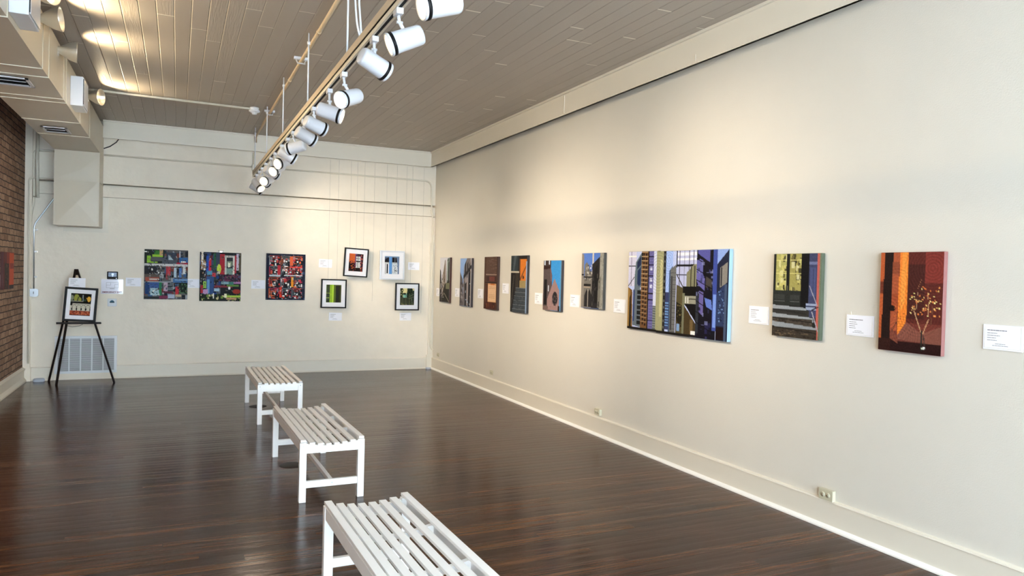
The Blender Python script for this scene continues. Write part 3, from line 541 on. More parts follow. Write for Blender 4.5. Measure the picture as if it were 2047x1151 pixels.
def art_orange_house(A):
    A.a[:] = (24, 12, 14); A.rect(.03, 0, .42, .52, (206, 96, 34)); 
    for k in range(14): A.rect(.03, .02+k*.037, .42, .026+k*.037, (170, 74, 26))
    A.rect(.42, 0, .56, .7, (110, 60, 110)); A.rect(.48, .06, .9, .72, (60, 34, 66)); A.rect(.5, .14, .82, .4, (200, 204, 200)); A.rect(.5, .44, .82, .78, (206, 208, 206)); A.rect(.62, .12, .65, .8, (20, 14, 20)); A.rect(.5, .26, .82, .28, (50, 40, 50)); A.rect(.5, .4, .82, .46, BK)
    A.speck(0, .4, .5, 1, 60, [(200, 90, 34), (30, 12, 14), (110, 40, 60), (60, 20, 30)], .02, .08); A.speck(.78, 0, 1, 1, 50, [(180, 60, 40), (30, 10, 14), (220, 120, 90), (90, 20, 30)], .02, .08); A.speck(.5, .15, .8, .8, 20, [(90, 90, 96), (30, 30, 34), WH], .02, .05); A.rect(.5, .8, .8, 1, (16, 8, 10))
def art_blue_post(A):
    A.a[:] = (200, 208, 216); A.rect(0, 0, 1, .06, (120, 150, 180)); A.rect(0, .06, .3, .36, (20, 20, 28)); A.rect(.5, .06, .95, .36, (18, 18, 26)); A.rect(.0, .34, .3, .42, (206, 206, 200)); A.rect(.5, .34, .9, .42, (196, 200, 200)); A.rect(0, .42, .3, 1, WH); A.rect(.13, .44, .24, .96, (16, 16, 24)); A.rect(.04, .42, .07, 1, (60, 60, 70))
    A.rect(.5, .42, .92, 1, (206, 212, 216)); A.speck(.52, .45, .9, .98, 30, [(120, 130, 140), (60, 60, 66), WH], .02, .06); A.rect(.68, .06, .71, .4, (140, 150, 160)); A.rect(.3, .05, .51, 1, (92, 146, 206)); A.rect(.33, .05, .36, 1, (110, 164, 220)); A.poly([(.8, .06), (1, .06), (1, 1), (.9, 1), (.88, .5)], (110, 130, 160)); A.poly([(0, .06), (.25, .06), (.1, .15), (0, .2)], (70, 80, 100))
def art_green_house(A):
    A.a[:] = (16, 18, 10); A.rect(0, 0, .5, 1, (70, 96, 20)); A.rect(.04, 0, .24, .46, (50, 60, 24)); A.rect(0, .46, .24, .5, (150, 170, 60)); A.rect(0, .5, .2, .98, (34, 44, 14)); A.rect(0, .72, .2, .75, (150, 170, 70)); A.rect(.24, 0, .52, 1, (150, 186, 34)); A.rect(.42, 0, .5, 1, (190, 220, 60))
    for k in range(18): A.rect(.26, .04+k*.053, .36, .05+k*.053, (100, 130, 20))
    A.rect(.5, 0, .62, 1, (84, 100, 16)); A.rect(.62, 0, 1, 1, (18, 16, 8)); A.ell(.76, .2, .14, .14, (30, 26, 10)); A.rect(.9, 0, 1, 1, (60, 66, 20)); A.rect(.52, 0, 1, .05, (90, 100, 40)); A.rect(.66, .3, .68, 1, (44, 44, 20)); A.rect(.8, .3, .82, 1, (40, 40, 18))
def art_green_fence(A):
    A.a[:] = (30, 40, 26); A.rect(.2, 0, .5, .3, (236, 222, 160)); A.rect(.86, .0, 1, .14, (216, 200, 150)); A.rect(.22, .3, .48, .55, (130, 190, 170)); A.ell(.33, .33, .1, .06, (30, 40, 26)); A.speck(0, 0, .25, .5, 40, [(40, 60, 30), (16, 20, 12), (200, 196, 140)], .02, .07); A.speck(.46, 0, .9, .45, 50, [(30, 50, 36), (14, 18, 14), (60, 80, 56)], .02, .08)
    for k in range(6): A.rect(0, .55+k*.075, .75, .567+k*.075, (120, 116, 80))
    for x in (.14, .4, .66): A.rect(x, .3, x+.03, 1, (90, 92, 60))
    A.line((.62, .5), (.98, .34), .02, (110, 120, 90)); A.line((.62, .62), (.98, .5), .02, (100, 110, 84)); A.line((.7, .4), (.92, .95), .02, (100, 110, 84)); A.line((.85, .3), (.85, 1), .02, (100, 110, 84)); A.speck(0, .85, 1, 1, 30, [(120, 110, 70), (30, 30, 20), (70, 80, 40)], .03, .1)
def art_pots(A):
    A.a[:] = (16, 22, 12); A.ell(.06, .2, .08, .12, (130, 136, 110)); A.ell(.24, .22, .09, .13, (150, 150, 60)); A.ell(.28, .12, .1, .08, (150, 156, 60)); A.ell(.44, .28, .08, .1, (150, 150, 54)); A.rect(.39, .15, .44, .3, (140, 146, 70)); A.rect(.56, .06, .62, .22, (150, 160, 160)); A.rect(.58, .22, .63, .36, (120, 130, 140)); A.ell(.7, .3, .06, .05, (40, 70, 50)); A.ell(.89, .24, .09, .12, (226, 176, 60)); A.poly([(.74, .18), (.84, .2), (.82, .28)], (210, 160, 60)); A.rect(.85, .36, .95, .4, (150, 100, 30)); A.poly([(.78, .4), (1, .38), (.98, .44), (.82, .44)], (220, 200, 150))
    A.rect(0, .34, .62, .38, (150, 150, 130)); A.rect(0, .38, 1, .45, (14, 14, 12)); A.rect(0, .45, 1, .8, (206, 200, 180)); A.rect(.0, .45, .1, .55, BK)
    for k in range(-1, 6): A.ring(.1+k*.22, .68, .19, .012, (24, 20, 16)); A.rect(.06+k*.225, .66, .13+k*.225, .76, (18, 14, 12))
    A.rect(0, .78, 1, 1, (160, 64, 34))
    for k in range(10): A.ell(.05+k*.105, .86+(k % 2)*.06, .06, .035, (196, 96, 56)); 
    A.speck(0, .78, 1, 1, 26, [(90, 30, 18), (206, 110, 70), (140, 50, 30)], .03, .08); A.rect(.0, .97, 1, 1, (60, 24, 16))
def art_street_pale(A):
    A.a[:] = (206, 206, 214); A.poly([(0, .25), (.1, .3), (.2, .62), (.2, 1), (0, 1)], (34, 26, 26)); A.poly([(.5, .05), (.56, .06), (.6, .3), (.62, 1), (.2, 1), (.24, .4), (.36, .3)], (126, 112, 100)); A.rect(.28, .35, .33, .95, (196, 190, 184)); A.poly([(.7, .1), (.76, .02), (1, 0), (1, 1), (.66, 1)], (96, 104, 100)); A.rect(.76, .08, .8, .5, (206, 226, 220)); A.rect(.84, .1, .94, .55, (30, 22, 20)); A.poly([(.5, .6), (1, .5), (1, 1), (.2, 1), (.3, .8)], (36, 32, 28)); A.rect(.62, .56, 1, .7, (110, 110, 84)); A.line((.5, .8), (.95, .97), .02, (150, 140, 120)); A.speck(0, .4, .5, 1, 26, [(30, 26, 24), (120, 110, 100), (170, 166, 160)], .02, .08)
def art_facade_blue(A):
    A.a[:] = (140, 172, 220); A.poly([(.36, .15), (.6, 0), (1, 0), (1, 1), (.3, 1), (.3, .42)], (120, 114, 116)); A.poly([(0, .28), (.24, .44), (.34, 1), (0, 1)], (96, 90, 92))
    for x in (.42, .62, .82): A.poly([(x, .12), (x+.1, .05), (x+.1, .3), (x, .36)], (24, 22, 28))
    A.rect(.9, 0, .96, 1, (196, 186, 178)); A.poly([(.3, .36), (1, .12), (1, .2), (.3, .44)], (34, 30, 32)); A.poly([(.4, .45), (.6, .4), (.6, 1), (.44, 1)], (44, 40, 44)); A.ell(.52, .45, .1, .06, (150, 140, 140)); A.poly([(.76, .3), (.92, .26), (.92, 1), (.76, 1)], (20, 20, 30)); A.rect(.62, .4, .7, 1, (170, 158, 156)); A.speck(0, .45, .3, 1, 30, [(50, 46, 50), (150, 144, 144), (110, 106, 110)], .02, .07); A.speck(.44, .5, .9, 1, 18, [(180, 200, 220), (60, 60, 70)], .02, .05)
def art_wall_note(A):
    A.a[:] = (92, 66, 54); A.rect(0, 0, .12, 1, (76, 46, 32)); A.speck(.12, 0, 1, .34, 60, [(110, 88, 74), (74, 56, 48), (130, 106, 90), (90, 70, 58)], .1, .4, .5, .05); A.rect(.12, .33, 1, .35, (160, 134, 116)); A.rect(.15, .37, .9, .47, (64, 36, 30)); A.rect(.4, .38, .8, .46, (110, 56, 48)); A.rect(.1, .48, 1, .5, (30, 18, 14)); A.rect(.15, .51, .28, 1, (76, 40, 26)); A.rect(.3, .51, .92, .86, (206, 150, 100)); A.rect(.32, .54, .9, .85, (220, 180, 140))
    for k in range(9): A.rect(.36, .57+k*.03, .84, .574+k*.03, (186, 144, 108))
    A.rect(.5, .51, .8, .54, (190, 110, 50)); A.rect(.1, .86, .92, 1, (74, 34, 22)); A.speck(.1, .86, .92, .99, 20, [(110, 56, 36), (44, 20, 14)], .03, .09); A.rect(.93, 0, 1, 1, (60, 38, 30))
def art_stair_orange(A):
    A.a[:] = (26, 28, 32); A.rect(0, 0, .45, .28, (40, 50, 54)); A.poly([(.2, 0), (.35, 0), (.2, .3), (.1, .3)], (70, 80, 84)); A.rect(0, .27, .55, .3, (190, 180, 160)); A.rect(.5, .02, 1, .06, (30, 20, 16)); A.rect(.58, .06, .97, .45, (206, 116, 36)); A.poly([(.58, .4), (.97, .14), (.97, .18), (.6, .45)], (120, 70, 26)); A.ell(.78, .38, .05, .03, (60, 30, 20)); A.rect(.52, .05, .58, .3, (90, 60, 40)); A.rect(.56, .44, .95, .56, (150, 130, 84)); A.poly([(.3, .3), (.5, .3), (.5, .56), (.3, .75)], (54, 46, 40))
    for k in range(6): A.rect(.12+.04*(5-k), .56+k*.075, .96, .57+k*.075, (110, 116, 120)); A.rect(.12+.04*(5-k), .575+k*.075, .96, .625+k*.075, (56, 62, 68))
    A.poly([(.0, .3), (.26, .3), (.3, .6), (.08, 1), (0, 1)], (24, 20, 20)); A.line((.2, .35), (.05, .9), .02, (90, 80, 70)); A.rect(.93, .1, 1, 1, (140, 160, 190)); A.speck(.1, .6, .9, 1, 30, [(44, 50, 54), (84, 92, 98)], .03, .1, .6, .3)
def art_gable(A):
    A.a[:] = (54, 140, 206); A.rect(0, 0, .42, 1, (60, 46, 44)); A.rect(.04, 0, .1, .09, (196, 210, 226)); A.rect(.3, 0, .36, .08, (200, 210, 224)); A.rect(0, .12, .42, .18, (44, 20, 20)); A.poly([(.0, .18), (.42, .16), (.5, .3), (.5, .5), (.3, .75), (.3, 1), (0, 1)], (84, 72, 72)); A.poly([(.38, .1), (.44, .2), (.5, .42), (.42, .42)], (120, 90, 90)); A.rect(.05, .38, .22, .9, (20, 16, 18)); A.rect(.28, .5, .32, .62, (200, 206, 214)); A.poly([(.64, .36), (.92, .6), (.92, 1), (.24, 1), (.24, .78)], (150, 120, 116)); A.ell(.68, .76, .15, .14, (40, 34, 38)); A.ell(.68, .76, .12, .115, (24, 22, 26)); A.ring(.68, .76, .05, .01, (90, 80, 84)); A.rect(.85, .9, .95, 1, (40, 30, 30)); A.speck(.3, .55, .9, 1, 20, [(160, 132, 128), (130, 104, 100)], .02, .06, .5); A.rect(0, .92, .3, 1, (110, 90, 84)); A.rect(.94, 0, 1, 1, (90, 140, 180))
def art_gothic(A):
    A.a[:] = (80, 116, 190); A.poly([(0, 0), (.1, .02), (.12, .4), (.16, 1), (0, 1)], (130, 124, 116)); A.rect(.5, 0, .56, .2, (190, 186, 176)); A.poly([(.16, .2), (.24, .16), (.34, .22), (.4, .34), (.5, .34), (.5, 1), (.1, 1), (.14, .4)], (110, 106, 100)); A.speck(.14, .2, .5, .5, 40, [(180, 176, 166), (60, 58, 60), (220, 216, 206), (30, 30, 36)], .01, .05); A.rect(.1, .42, .5, .45, (40, 36, 36)); A.rect(.12, .56, .45, .6, (24, 20, 20)); A.rect(.12, .61, .42, .63, (170, 150, 130)); A.poly([(.15, .78), (.26, .65), (.32, .72), (.4, .65), (.5, .78), (.5, .98), (.15, .98)], (34, 32, 34)); A.rect(.3, .66, .33, .98, (150, 144, 136)); A.poly([(.5, .2), (.84, .06), (.84, 1), (.48, 1)], (34, 32, 34)); A.poly([(.6, .3), (.75, .2), (.75, .9), (.62, .9)], (20, 18, 20)); A.rect(.84, 0, 1, 1, (142, 140, 132)); A.poly([(.78, .5), (.9, .4), (.88, .98), (.76, .98)], (110, 108, 100)); A.speck(.84, 0, 1, 1, 30, [(160, 158, 150), (110, 108, 104)], .02, .06, .6); A.speck(.5, .3, .84, 1, 30, [(50, 48, 48), (70, 66, 62), (16, 14, 16)], .02, .08); A.rect(.0, .38, .12, .41, (24, 22, 22))
def art_towers(A):
    A.a[:] = (186, 196, 232)
    A.rect(0, 0, .09, .45, (206, 204, 226)); A.rect(0, .18, .09, .195, BK); A.rect(.03, 0, .036, .45, (110, 110, 140)); A.rect(0, .05, .09, .07, WH); A.line((.0, .45), (.07, .33), .012, (60, 50, 60)); A.poly([(.0, .46), (.05, .5), (.06, 1), (0, 1)], (110, 78, 40)); A.poly([(0, .46), (.025, .5), (.05, .98), (0, 1)], (150, 116, 60)); A.poly([(.02, .6), (.035, .55), (.045, 1), (.02, 1)], (30, 22, 14))
    A.poly([(.085, .14), (.155, .0), (.155, .45), (.075, .52), (.075, .3)], (96, 112, 120)); A.poly([(.1, .14), (.145, .05), (.145, .17), (.1, .23)], (26, 36, 70)); A.poly([(.105, .25), (.145, .19), (.145, .42), (.105, .48)], (30, 46, 86))
    A.poly([(.06, .5), (.11, .42), (.155, .5), (.155, .97), (.06, .95)], (100, 110, 120)); A.rect(.06, .5, .08, .9, (50, 66, 110))
    for k in range(7): A.rect(.11, .5+k*.065, .15, .545+k*.065, (20, 22, 26))
    A.rect(.15, 0, .225, .98, (112, 78, 46)); A.rect(.15, 0, .165, .14, BK)
    for k in range(17): A.rect(.168, .02+k*.055, .185, .05+k*.055, (30, 22, 20)); A.rect(.195, .03+k*.055, .213, .06+k*.055, (40, 26, 24)); A.rect(.15, .005+k*.055, .222, .014+k*.055, (176, 146, 110))
    A.rect(.222, 0, .235, 1, (24, 20, 24)); A.rect(.235, 0, .29, .98, (108, 104, 160))
    for y in (.06, .16, .3, .52, .6, .86): A.rect(.235, y, .29, y+.018, (20, 18, 30))
    for y in (.2, .34, .42): A.rect(.25, y, .275, y+.04, (206, 210, 230))
    A.rect(.29, 0, .33, .68, (206, 210, 230)); A.rect(.29, .68, .33, 1, (96, 104, 100)); 
    for k in range(9): A.rect(.29, .7+k*.03, .33, .706+k*.03, (160, 166, 170))
    A.rect(.32, 0, .395, 1, (160, 158, 118)); A.rect(.36, .1, .385, .8, (190, 184, 138)); A.rect(.395, 0, .42, 1, (34, 32, 34)); 
    for k in range(12): A.rect(.4, .03+k*.08, .415, .06+k*.08, (90, 90, 86))
    A.rect(.42, 0, .49, .52, (160, 184, 236)); A.rect(.42, .5, .455, .95, (56, 62, 100)); 
    for k in range(9): A.rect(.42, .62+k*.034, .455, .636+k*.034, (110, 150, 200))
    A.poly([(.455, .24), (.49, .18), (.49, 1), (.455, 1)], (60, 80, 110)); A.poly([(.47, .22), (.525, .16), (.525, 1), (.47, 1)], (110, 110, 108)); A.rect(.475, .3, .49, .95, (60, 58, 60)); A.rect(.525, 0, .535, .2, (20, 24, 44))
    A.rect(.535, 0, .73, .44, (186, 190, 222)); A.rect(.535, .02, .73, .06, (230, 230, 240)); A.rect(.535, .09, .73, .11, (236, 236, 244))
    for x in (.555, .6, .645, .69): A.rect(x, 0, x+.005, .42, (70, 70, 90))
    A.rect(.535, .16, .73, .185, BK); A.rect(.535, .28, .73, .287, (60, 62, 80)); A.poly([(.625, .42), (.625, .26), (.7, .16), (.73, .16), (.73, .42)], (130, 128, 100)); A.rect(.665, .18, .672, .42, (50, 48, 40)); A.rect(.7, .18, .707, .42, (50, 48, 40)); A.line((.53, .28), (.6, .44), .014, (50, 44, 30))
    A.poly([(.53, .4), (.6, .44), (.6, 1), (.53, 1)], (84, 76, 50)); A.poly([(.53, .6), (.585, .64), (.595, .8), (.575, .88), (.545, .84), (.53, .76)], (30, 26, 16)); A.speck(.53, .6, .6, 1, 26, [(110, 96, 60), (40, 34, 22), (66, 60, 40)], .006, .02); A.rect(.54, .86, .57, .95, (130, 160, 200)); A.rect(.595, .42, .72, .53, (14, 12, 12)); A.rect(.615, .53, .72, .62, (150, 148, 130)); A.rect(.62, .54, .625, .61, WH); A.rect(.642, .54, .648, .61, WH); A.rect(.65, .56, .72, .568, (60, 58, 50)); A.rect(.59, .5, .612, 1, (116, 116, 92)); A.poly([(.61, .62), (.72, .62), (.72, .82)], (12, 10, 12)); A.poly([(.61, .64), (.72, .84), (.72, 1), (.61, 1)], (70, 56, 34)); A.rect(.67, .8, .7, .97, (110, 90, 56)); A.rect(.68, .93, .72, .98, WH)
    A.rect(.72, 0, .9, 1, (18, 16, 26)); A.poly([(.73, 0), (.84, 0), (.84, .14), (.73, .04)], (84, 84, 150)); A.poly([(.75, .1), (.78, .12), (.78, .3), (.72, .24), (.72, .12)], (96, 96, 160)); A.poly([(.72, .25), (.8, .3), (.8, .46), (.74, .4), (.72, .34)], (100, 96, 164)); A.poly([(.81, .3), (.86, .34), (.86, .46), (.81, .42)], (70, 64, 60)); A.poly([(.75, .46), (.79, .48), (.79, .75), (.75, .7)], (100, 92, 150)); A.poly([(.8, .54), (.86, .56), (.87, .68), (.82, .65)], (96, 120, 196)); A.rect(.72, .5, .745, .95, (44, 48, 56)); A.poly([(.81, .82), (.86, .82), (.86, .94), (.81, .94)], (36, 34, 70))
    for k in range(7): A.line((.72, .1+k*.12), (.87, .2+k*.12), .01, (12, 10, 20))
    A.rect(.87, 0, .905, .9, (60, 76, 150)); A.rect(.875, .5, .9, .86, (120, 150, 220)); A.rect(.905, 0, 1, 1, (30, 34, 56)); A.poly([(.905, 0), (1, 0), (.905, .16)], (140, 164, 220)); A.poly([(.93, .2), (.99, .14), (.99, .36), (.93, .42)], (136, 130, 122)); A.rect(.935, .2, .945, .4, (26, 26, 36)); A.poly([(.905, .48), (.97, .38), (.97, .84), (.905, .84)], (44, 56, 90)); A.speck(.91, .45, .97, .84, 36, [(110, 140, 190), (20, 24, 44)], .006, .014); A.rect(.97, .38, .99, 1, (70, 84, 110)); A.rect(.905, .85, .97, .99, (26, 14, 18)); A.rect(0, .97, .72, 1, (24, 20, 20))
    A.speck(.72, 0, .87, 1, 40, [(70, 70, 130), (12, 10, 18), (130, 134, 180), (50, 54, 90)], .005, .03, .7, 1.5)
    for k in range(26): A.rect(.24, .02+k*.037, .288, .024+k*.037, (70, 66, 120)); A.rect(.47, .26+k*.028, .525, .264+k*.028, (70, 70, 70))
    A.swirl(.34, .25, .28, .035, .06).swirl(.45, .1, .2, .03, .05)
def art_door(A):
    A.a[:] = (34, 34, 32); A.rect(.05, 0, .28, .44, (170, 164, 96)); A.rect(.36, 0, .6, .44, (160, 150, 84)); A.speck(.06, 0, .28, .44, 34, [(206, 200, 140), (90, 84, 50), (60, 56, 36), (196, 186, 110)], .02, .08); A.speck(.36, 0, .6, .44, 34, [(206, 200, 150), (110, 100, 60), (70, 64, 40), (190, 180, 110)], .02, .08)
    for y in (.07, .23): A.rect(.05, y, .6, y+.012, (216, 206, 130))
    A.rect(.28, 0, .36, .62, (26, 26, 26)); A.rect(.305, .38, .325, .46, (120, 116, 90)); A.rect(0, .44, .6, .62, (40, 42, 40)); A.rect(.03, .49, .26, .55, (54, 56, 54)); A.rect(.38, .49, .58, .55, (54, 56, 54)); A.rect(.03, .565, .26, .575, (90, 92, 90)); A.rect(.38, .565, .58, .575, (90, 92, 90)); A.rect(.6, 0, .76, .68, (14, 14, 18)); A.rect(.76, 0, .92, .74, (62, 66, 96)); A.rect(.78, .16, .9, .5, (74, 80, 116)); A.rect(.76, .1, .92, .13, (110, 116, 150)); A.rect(.84, .17, .86, .5, (50, 54, 84)); A.rect(.92, 0, .975, 1, (190, 96, 84)); A.rect(.975, 0, 1, 1, (116, 124, 100))
    A.rect(.72, .58, .92, .66, (150, 160, 186)); A.rect(.72, .61, .92, .625, (50, 56, 84)); A.line((.78, .38), (.94, .6), .012, (160, 156, 166)); A.line((.84, .68), (.97, .9), .014, (160, 156, 166)); A.line((.84, .66), (.96, .62), .014, (24, 22, 26))
    A.poly([(0, .62), (.72, .64), (.74, .7), (0, .665)], (150, 154, 158)); A.rect(0, .667, .78, .74, (50, 48, 46)); A.poly([(0, .72), (.86, .75), (.88, .8), (0, .77)], (150, 154, 158)); A.rect(0, .77, .86, .85, (70, 62, 54)); A.poly([(0, .82), (.93, .86), (.95, .92), (0, .88)], (142, 146, 150)); A.rect(0, .885, .95, 1, (60, 52, 44)); A.speck(0, .775, .86, .83, 40, [(96, 84, 72), (44, 38, 34)], .03, .06, .8, .3); A.speck(0, .9, .95, 1, 60, [(100, 84, 66), (40, 34, 30)], .03, .06, .8, .3); A.poly([(0, .665), (.74, .7), (.74, .72), (0, .68)], (40, 38, 38)); A.poly([(0, .77), (.88, .8), (.88, .815), (0, .785)], (38, 34, 32)); A.poly([(0, .88), (.95, .92), (.95, .935), (0, .895)], (36, 32, 30)); A.rect(.97, .62, 1, 1, (106, 116, 96))
def art_red(A):
    A.a[:] = (100, 44, 36); f = A.v; A.a[:] = (112, 52, 42); A.rect(0, 0, .07, .9, (186, 90, 48)); A.rect(0, .3, .07, .42, (110, 50, 34)); A.poly([(.07, 0), (.21, 0), (.19, .9), (.04, .9)], (34, 20, 18)); A.poly([(.21, 0), (.32, 0), (.3, .8), (.19, .8)], (170, 84, 52)); A.rect(.2, .1, .31, .22, (140, 70, 46)); A.rect(.2, .42, .31, .6, (160, 74, 44)); A.poly([(.32, 0), (.46, 0), (.45, .72), (.31, .84)], (236, 130, 48)); A.poly([(.36, 0), (.44, 0), (.42, .5), (.34, .6)], (244, 150, 64)); A.rect(.46, 0, 1, .7, (90, 38, 32)); A.rect(.72, 0, 1, .3, (124, 50, 42)); A.rect(.46, .12, .72, .66, (70, 32, 28)); A.poly([(.31, .84), (.45, .7), (.7, .8), (1, .72), (1, .9), (.3, .88)], (128, 76, 62)); A.poly([(.3, .88), (1, .9), (1, .93), (.3, .9)], (110, 56, 46)); A.rect(0, .88, .3, 1, (50, 24, 20)); A.rect(.2, .9, 1, 1, (40, 18, 18)); A.poly([(.2, .76), (.32, .86), (.32, .92), (.2, .88)], (124, 66, 50))
    A.swirl(.84, .16, .3, .03, .08).swirl(.12, .62, .35, .035, .06).swirl(.36, .84, .2, .025, .08).swirl(.64, .6, .25, .03, .07).swirl(.38, .1, .16, .03, .03).swirl(.28, .34, .2, .03, .05)
    A.line((.7, .8), (.58, .6), .009, (196, 150, 110)); A.line((.58, .6), (.54, .52), .007, (196, 150, 110)); A.line((.6, .62), (.62, .4), .006, (170, 130, 100)); A.line((.72, .8), (.8, .66), .009, (200, 150, 110)); A.line((.8, .66), (.78, .4), .006, (190, 140, 100)); A.line((.7, .78), (.7, .96), .02, (40, 40, 36)); A.line((.62, .36), (.68, .26), .005, (150, 100, 70)); A.line((.84, .7), (.86, .5), .006, (110, 70, 50)); A.line((.76, .95), (.73, .82), .012, (60, 50, 44))
    for k in range(60): x, y = A.rng.uniform(.5, .98), A.rng.uniform(.34, .64); A.ell(x, y, .012, .007, [(236, 190, 110), (240, 150, 80), (246, 220, 140), (220, 120, 60)][k % 4])
    A.ell(.22, .57, .05, .03, (26, 16, 14)); A.line((.22, .8), (.3, .7), .008, (60, 36, 30)); A.speck(.24, .5, .42, .68, 22, [(150, 70, 36), (200, 100, 50)], .01, .02); A.ell(.74, .94, .02, .015, WH); A.ell(.71, .945, .012, .01, (220, 226, 200))
def art_red_sliver(A):
    A.a[:] = (120, 50, 40); A.rect(0, 0, .3, 1, (100, 40, 40)); A.rect(.1, .3, .5, 1, (44, 26, 22)); A.speck(.1, .3, .5, 1, 60, [(90, 56, 44), (26, 16, 14), (60, 34, 28)], .02, .08); A.rect(.55, .02, 1, .9, (196, 74, 34)); A.rect(.6, .3, 1, .45, (140, 50, 40)); A.rect(.55, .9, 1, 1, (34, 20, 18)); A.rect(.3, 0, .55, .3, (130, 44, 34))

def canvas(w, h, x, y, z, rot, painter, label, edge, depth=.035, cell=.005, tilt=0, group=None, panels=None, name='canvas_print'):
    t = thing(name, label, 'artwork', (x, y, z), rot, group)
    t.rotation_euler = (R_(tilt) if rot == (0, 0, 0) else 0, R_(0), rot[2])
    if panels is None:
        MB().box(-w/2, w/2, -depth, -.003, -h/2, h/2, .003).build('canvas_edge', mat('canvas edge '+name+str(len(M)), edge, .6, noise=.15, nscale=25), t)
        A = Art(w-.003, h-.003, cell, (90, 90, 90)); painter(A); A.noise(7); A.build(t, -depth-.0006)
    else:
        for k, (x0, x1, dz, dd) in enumerate(panels):
            e = MB().box(x0-w/2+.0006, x1-w/2-.0006, -depth-dd, -.003, -h/2+dz, h/2+dz, .002).build('panel', mat('panel edge', (24, 20, 24), .6) if k < 2 else 'canvas_edge_pale', t)
        A = Art(w, h-.003, cell, (90, 90, 90)); painter(A); A.noise(7)
        full = A.a
        for x0, x1, dz, dd in panels:
            B = Art(x1-x0-.002, h-.003, cell, (0, 0, 0)); ix = np.clip(((x0+B.u*(x1-x0))/w*A.nx).round().astype(int), 0, A.nx); iy = np.clip((B.v*A.ny).round().astype(int), 0, A.ny)
            B.a = full[iy, ix]; B.build(t, -depth-dd-.0006, x0=(x0+x1)/2-w/2, z0=dz)
    return t
gR = 'canvas prints along the right wall'
for y0, y1, z0, z1, pf, lb, ed in (
 (11.50, 11.02, 1.168, 1.902, art_street_pale, 'narrow-looking city canvas with pale sky, closest to the back corner', (70, 34, 28)),
 (10.55, 10.07, 1.150, 1.881, art_facade_blue, 'canvas of a dark-windowed facade under blue-grey sky, second from the corner', (52, 42, 44)),
 (9.575, 9.10, 1.158, 1.893, art_wall_note, 'brown canvas of an old wall with a peach notice panel', (60, 38, 30)),
 (8.665, 8.18, 1.166, 1.898, art_stair_orange, 'tall canvas of grey stone steps under an orange wall', (40, 38, 42)),
 (7.73, 7.285, 1.242, 1.829, art_gable, 'canvas of a brick gable with round window against bright blue sky', (50, 44, 48)),
 (6.83, 6.385, 1.315, 1.901, art_gothic, 'canvas of grey gothic stone buildings with pointed arches', (60, 60, 58)),
 (4.04, 3.605, 1.254, 1.852, art_door, 'canvas of a dark double door with yellow glass above stone steps', (80, 88, 70)),
 (3.147, 2.735, 1.244, 1.847, art_red, 'red-brown canvas with orange light strip and a leafy twig', (146, 96, 92))):
    canvas(y0-y1, z1-z0, XR, (y0+y1)/2, (z0+z1)/2, RW, pf, lb, ed, group=gR, cell=.005 if y0 < 7 else .007)
canvas(1.425, .742, XR, 5.222, 1.531, RW, art_towers, 'large wide three-panel canvas of city tower blocks', (30, 26, 30), group=gR, cell=.0045, panels=((0, .475, 0, -.004), (.475, .95, -.004, 0), (.95, 1.425, -.002, .005)))
gB = 'canvas prints on the back wall'
canvas(.583, .733, -.148, YB, 1.520, (0, 0, 0), art_collage_a, 'blue, grey and green city collage canvas, nearest the floor plan sheet', (24, 24, 28), .03, group=gB)
b_ = canvas(.584, .742, .600, YB, 1.503, (0, 0, 0), art_collage_b, 'collage canvas with a red wall and a tall window, hung by a clip', (24, 20, 22), .03, group=gB)
canvas(.594, .728, 1.558, YB, 1.522, (0, 0, 0), art_collage_c, 'red, white and navy grid-like collage canvas', (16, 20, 36), .03, group=gB)
tag(MB().tube([(.565, YB-.02, 1.905), (.58, YB-.02, 1.888), (.6, YB-.02, 1.876), (.62, YB-.02, 1.888), (.635, YB-.02, 1.905)], .006).box(.585, .615, YB-.028, YB-.012, 1.875, 1.89).build('hanging_clip', 'clip'), 'small white clip above the red-wall window collage', 'clip')
canvas(.60, .455, XL, 10.72, 1.54, LW, art_red_sliver, 'dark red and orange canvas hanging on the brick wall', (70, 26, 24), .035, name='canvas_print')

# framed photographs
def framed(w, h, x, y, z, painter, label, fm, roll=0, lean=0, off=.02, group=None, ft=.017, rot=(0, 0, 0), depth=.032, mw=(.155, .15)):
    t = thing('framed_photo', label, 'artwork', (x, y-off, z), (R_(lean), R_(roll), rot[2]), group)
    b = MB()
    b.box(-w/2, w/2, -depth, 0, h/2-ft, h/2, .002); b.box(-w/2, w/2, -depth, 0, -h/2, -h/2+ft, .002)
    b.box(-w/2, -w/2+ft, -depth, 0, -h/2+ft, h/2-ft); b.box(w/2-ft, w/2, -depth, 0, -h/2+ft, h/2-ft); b.box(-w/2+ft, w/2-ft, -.006, -.002, -h/2+ft, h/2-ft); b.build('frame', fm, t)
    iw, ih = w-2*ft, h-2*ft
    mx_, mz = w*mw[0], h*mw[1]
    b = MB(); b.box(-iw/2, iw/2, -.014, -.010, ih/2-mz, ih/2); b.box(-iw/2, iw/2, -.014, -.010, -ih/2, -ih/2+mz); b.box(-iw/2, -iw/2+mx_, -.014, -.010, -ih/2+mz, ih/2-mz); b.box(iw/2-mx_, iw/2, -.014, -.010, -ih/2+mz, ih/2-mz); b.build('mat_board', 'mat', t)
    A = Art(iw-2*mx_, ih-2*mz, .004, (60, 60, 60)); painter(A); A.noise(6); A.build(t, -.011, 'paper', name='photograph')
    MB().box(-iw/2+.0005, iw/2-.0005, -.020, -.018, -ih/2+.0005, ih/2-.0005).build('glazing', 'glass', t)
    return t
gF = 'framed photographs in the back right corner'
framed(.395, .468, 2.655, YB, 1.782, art_orange_house, 'crooked black-framed photo of an orange house and windows', 'black', 2.6, 0, group=gF, off=.055, ft=.02)
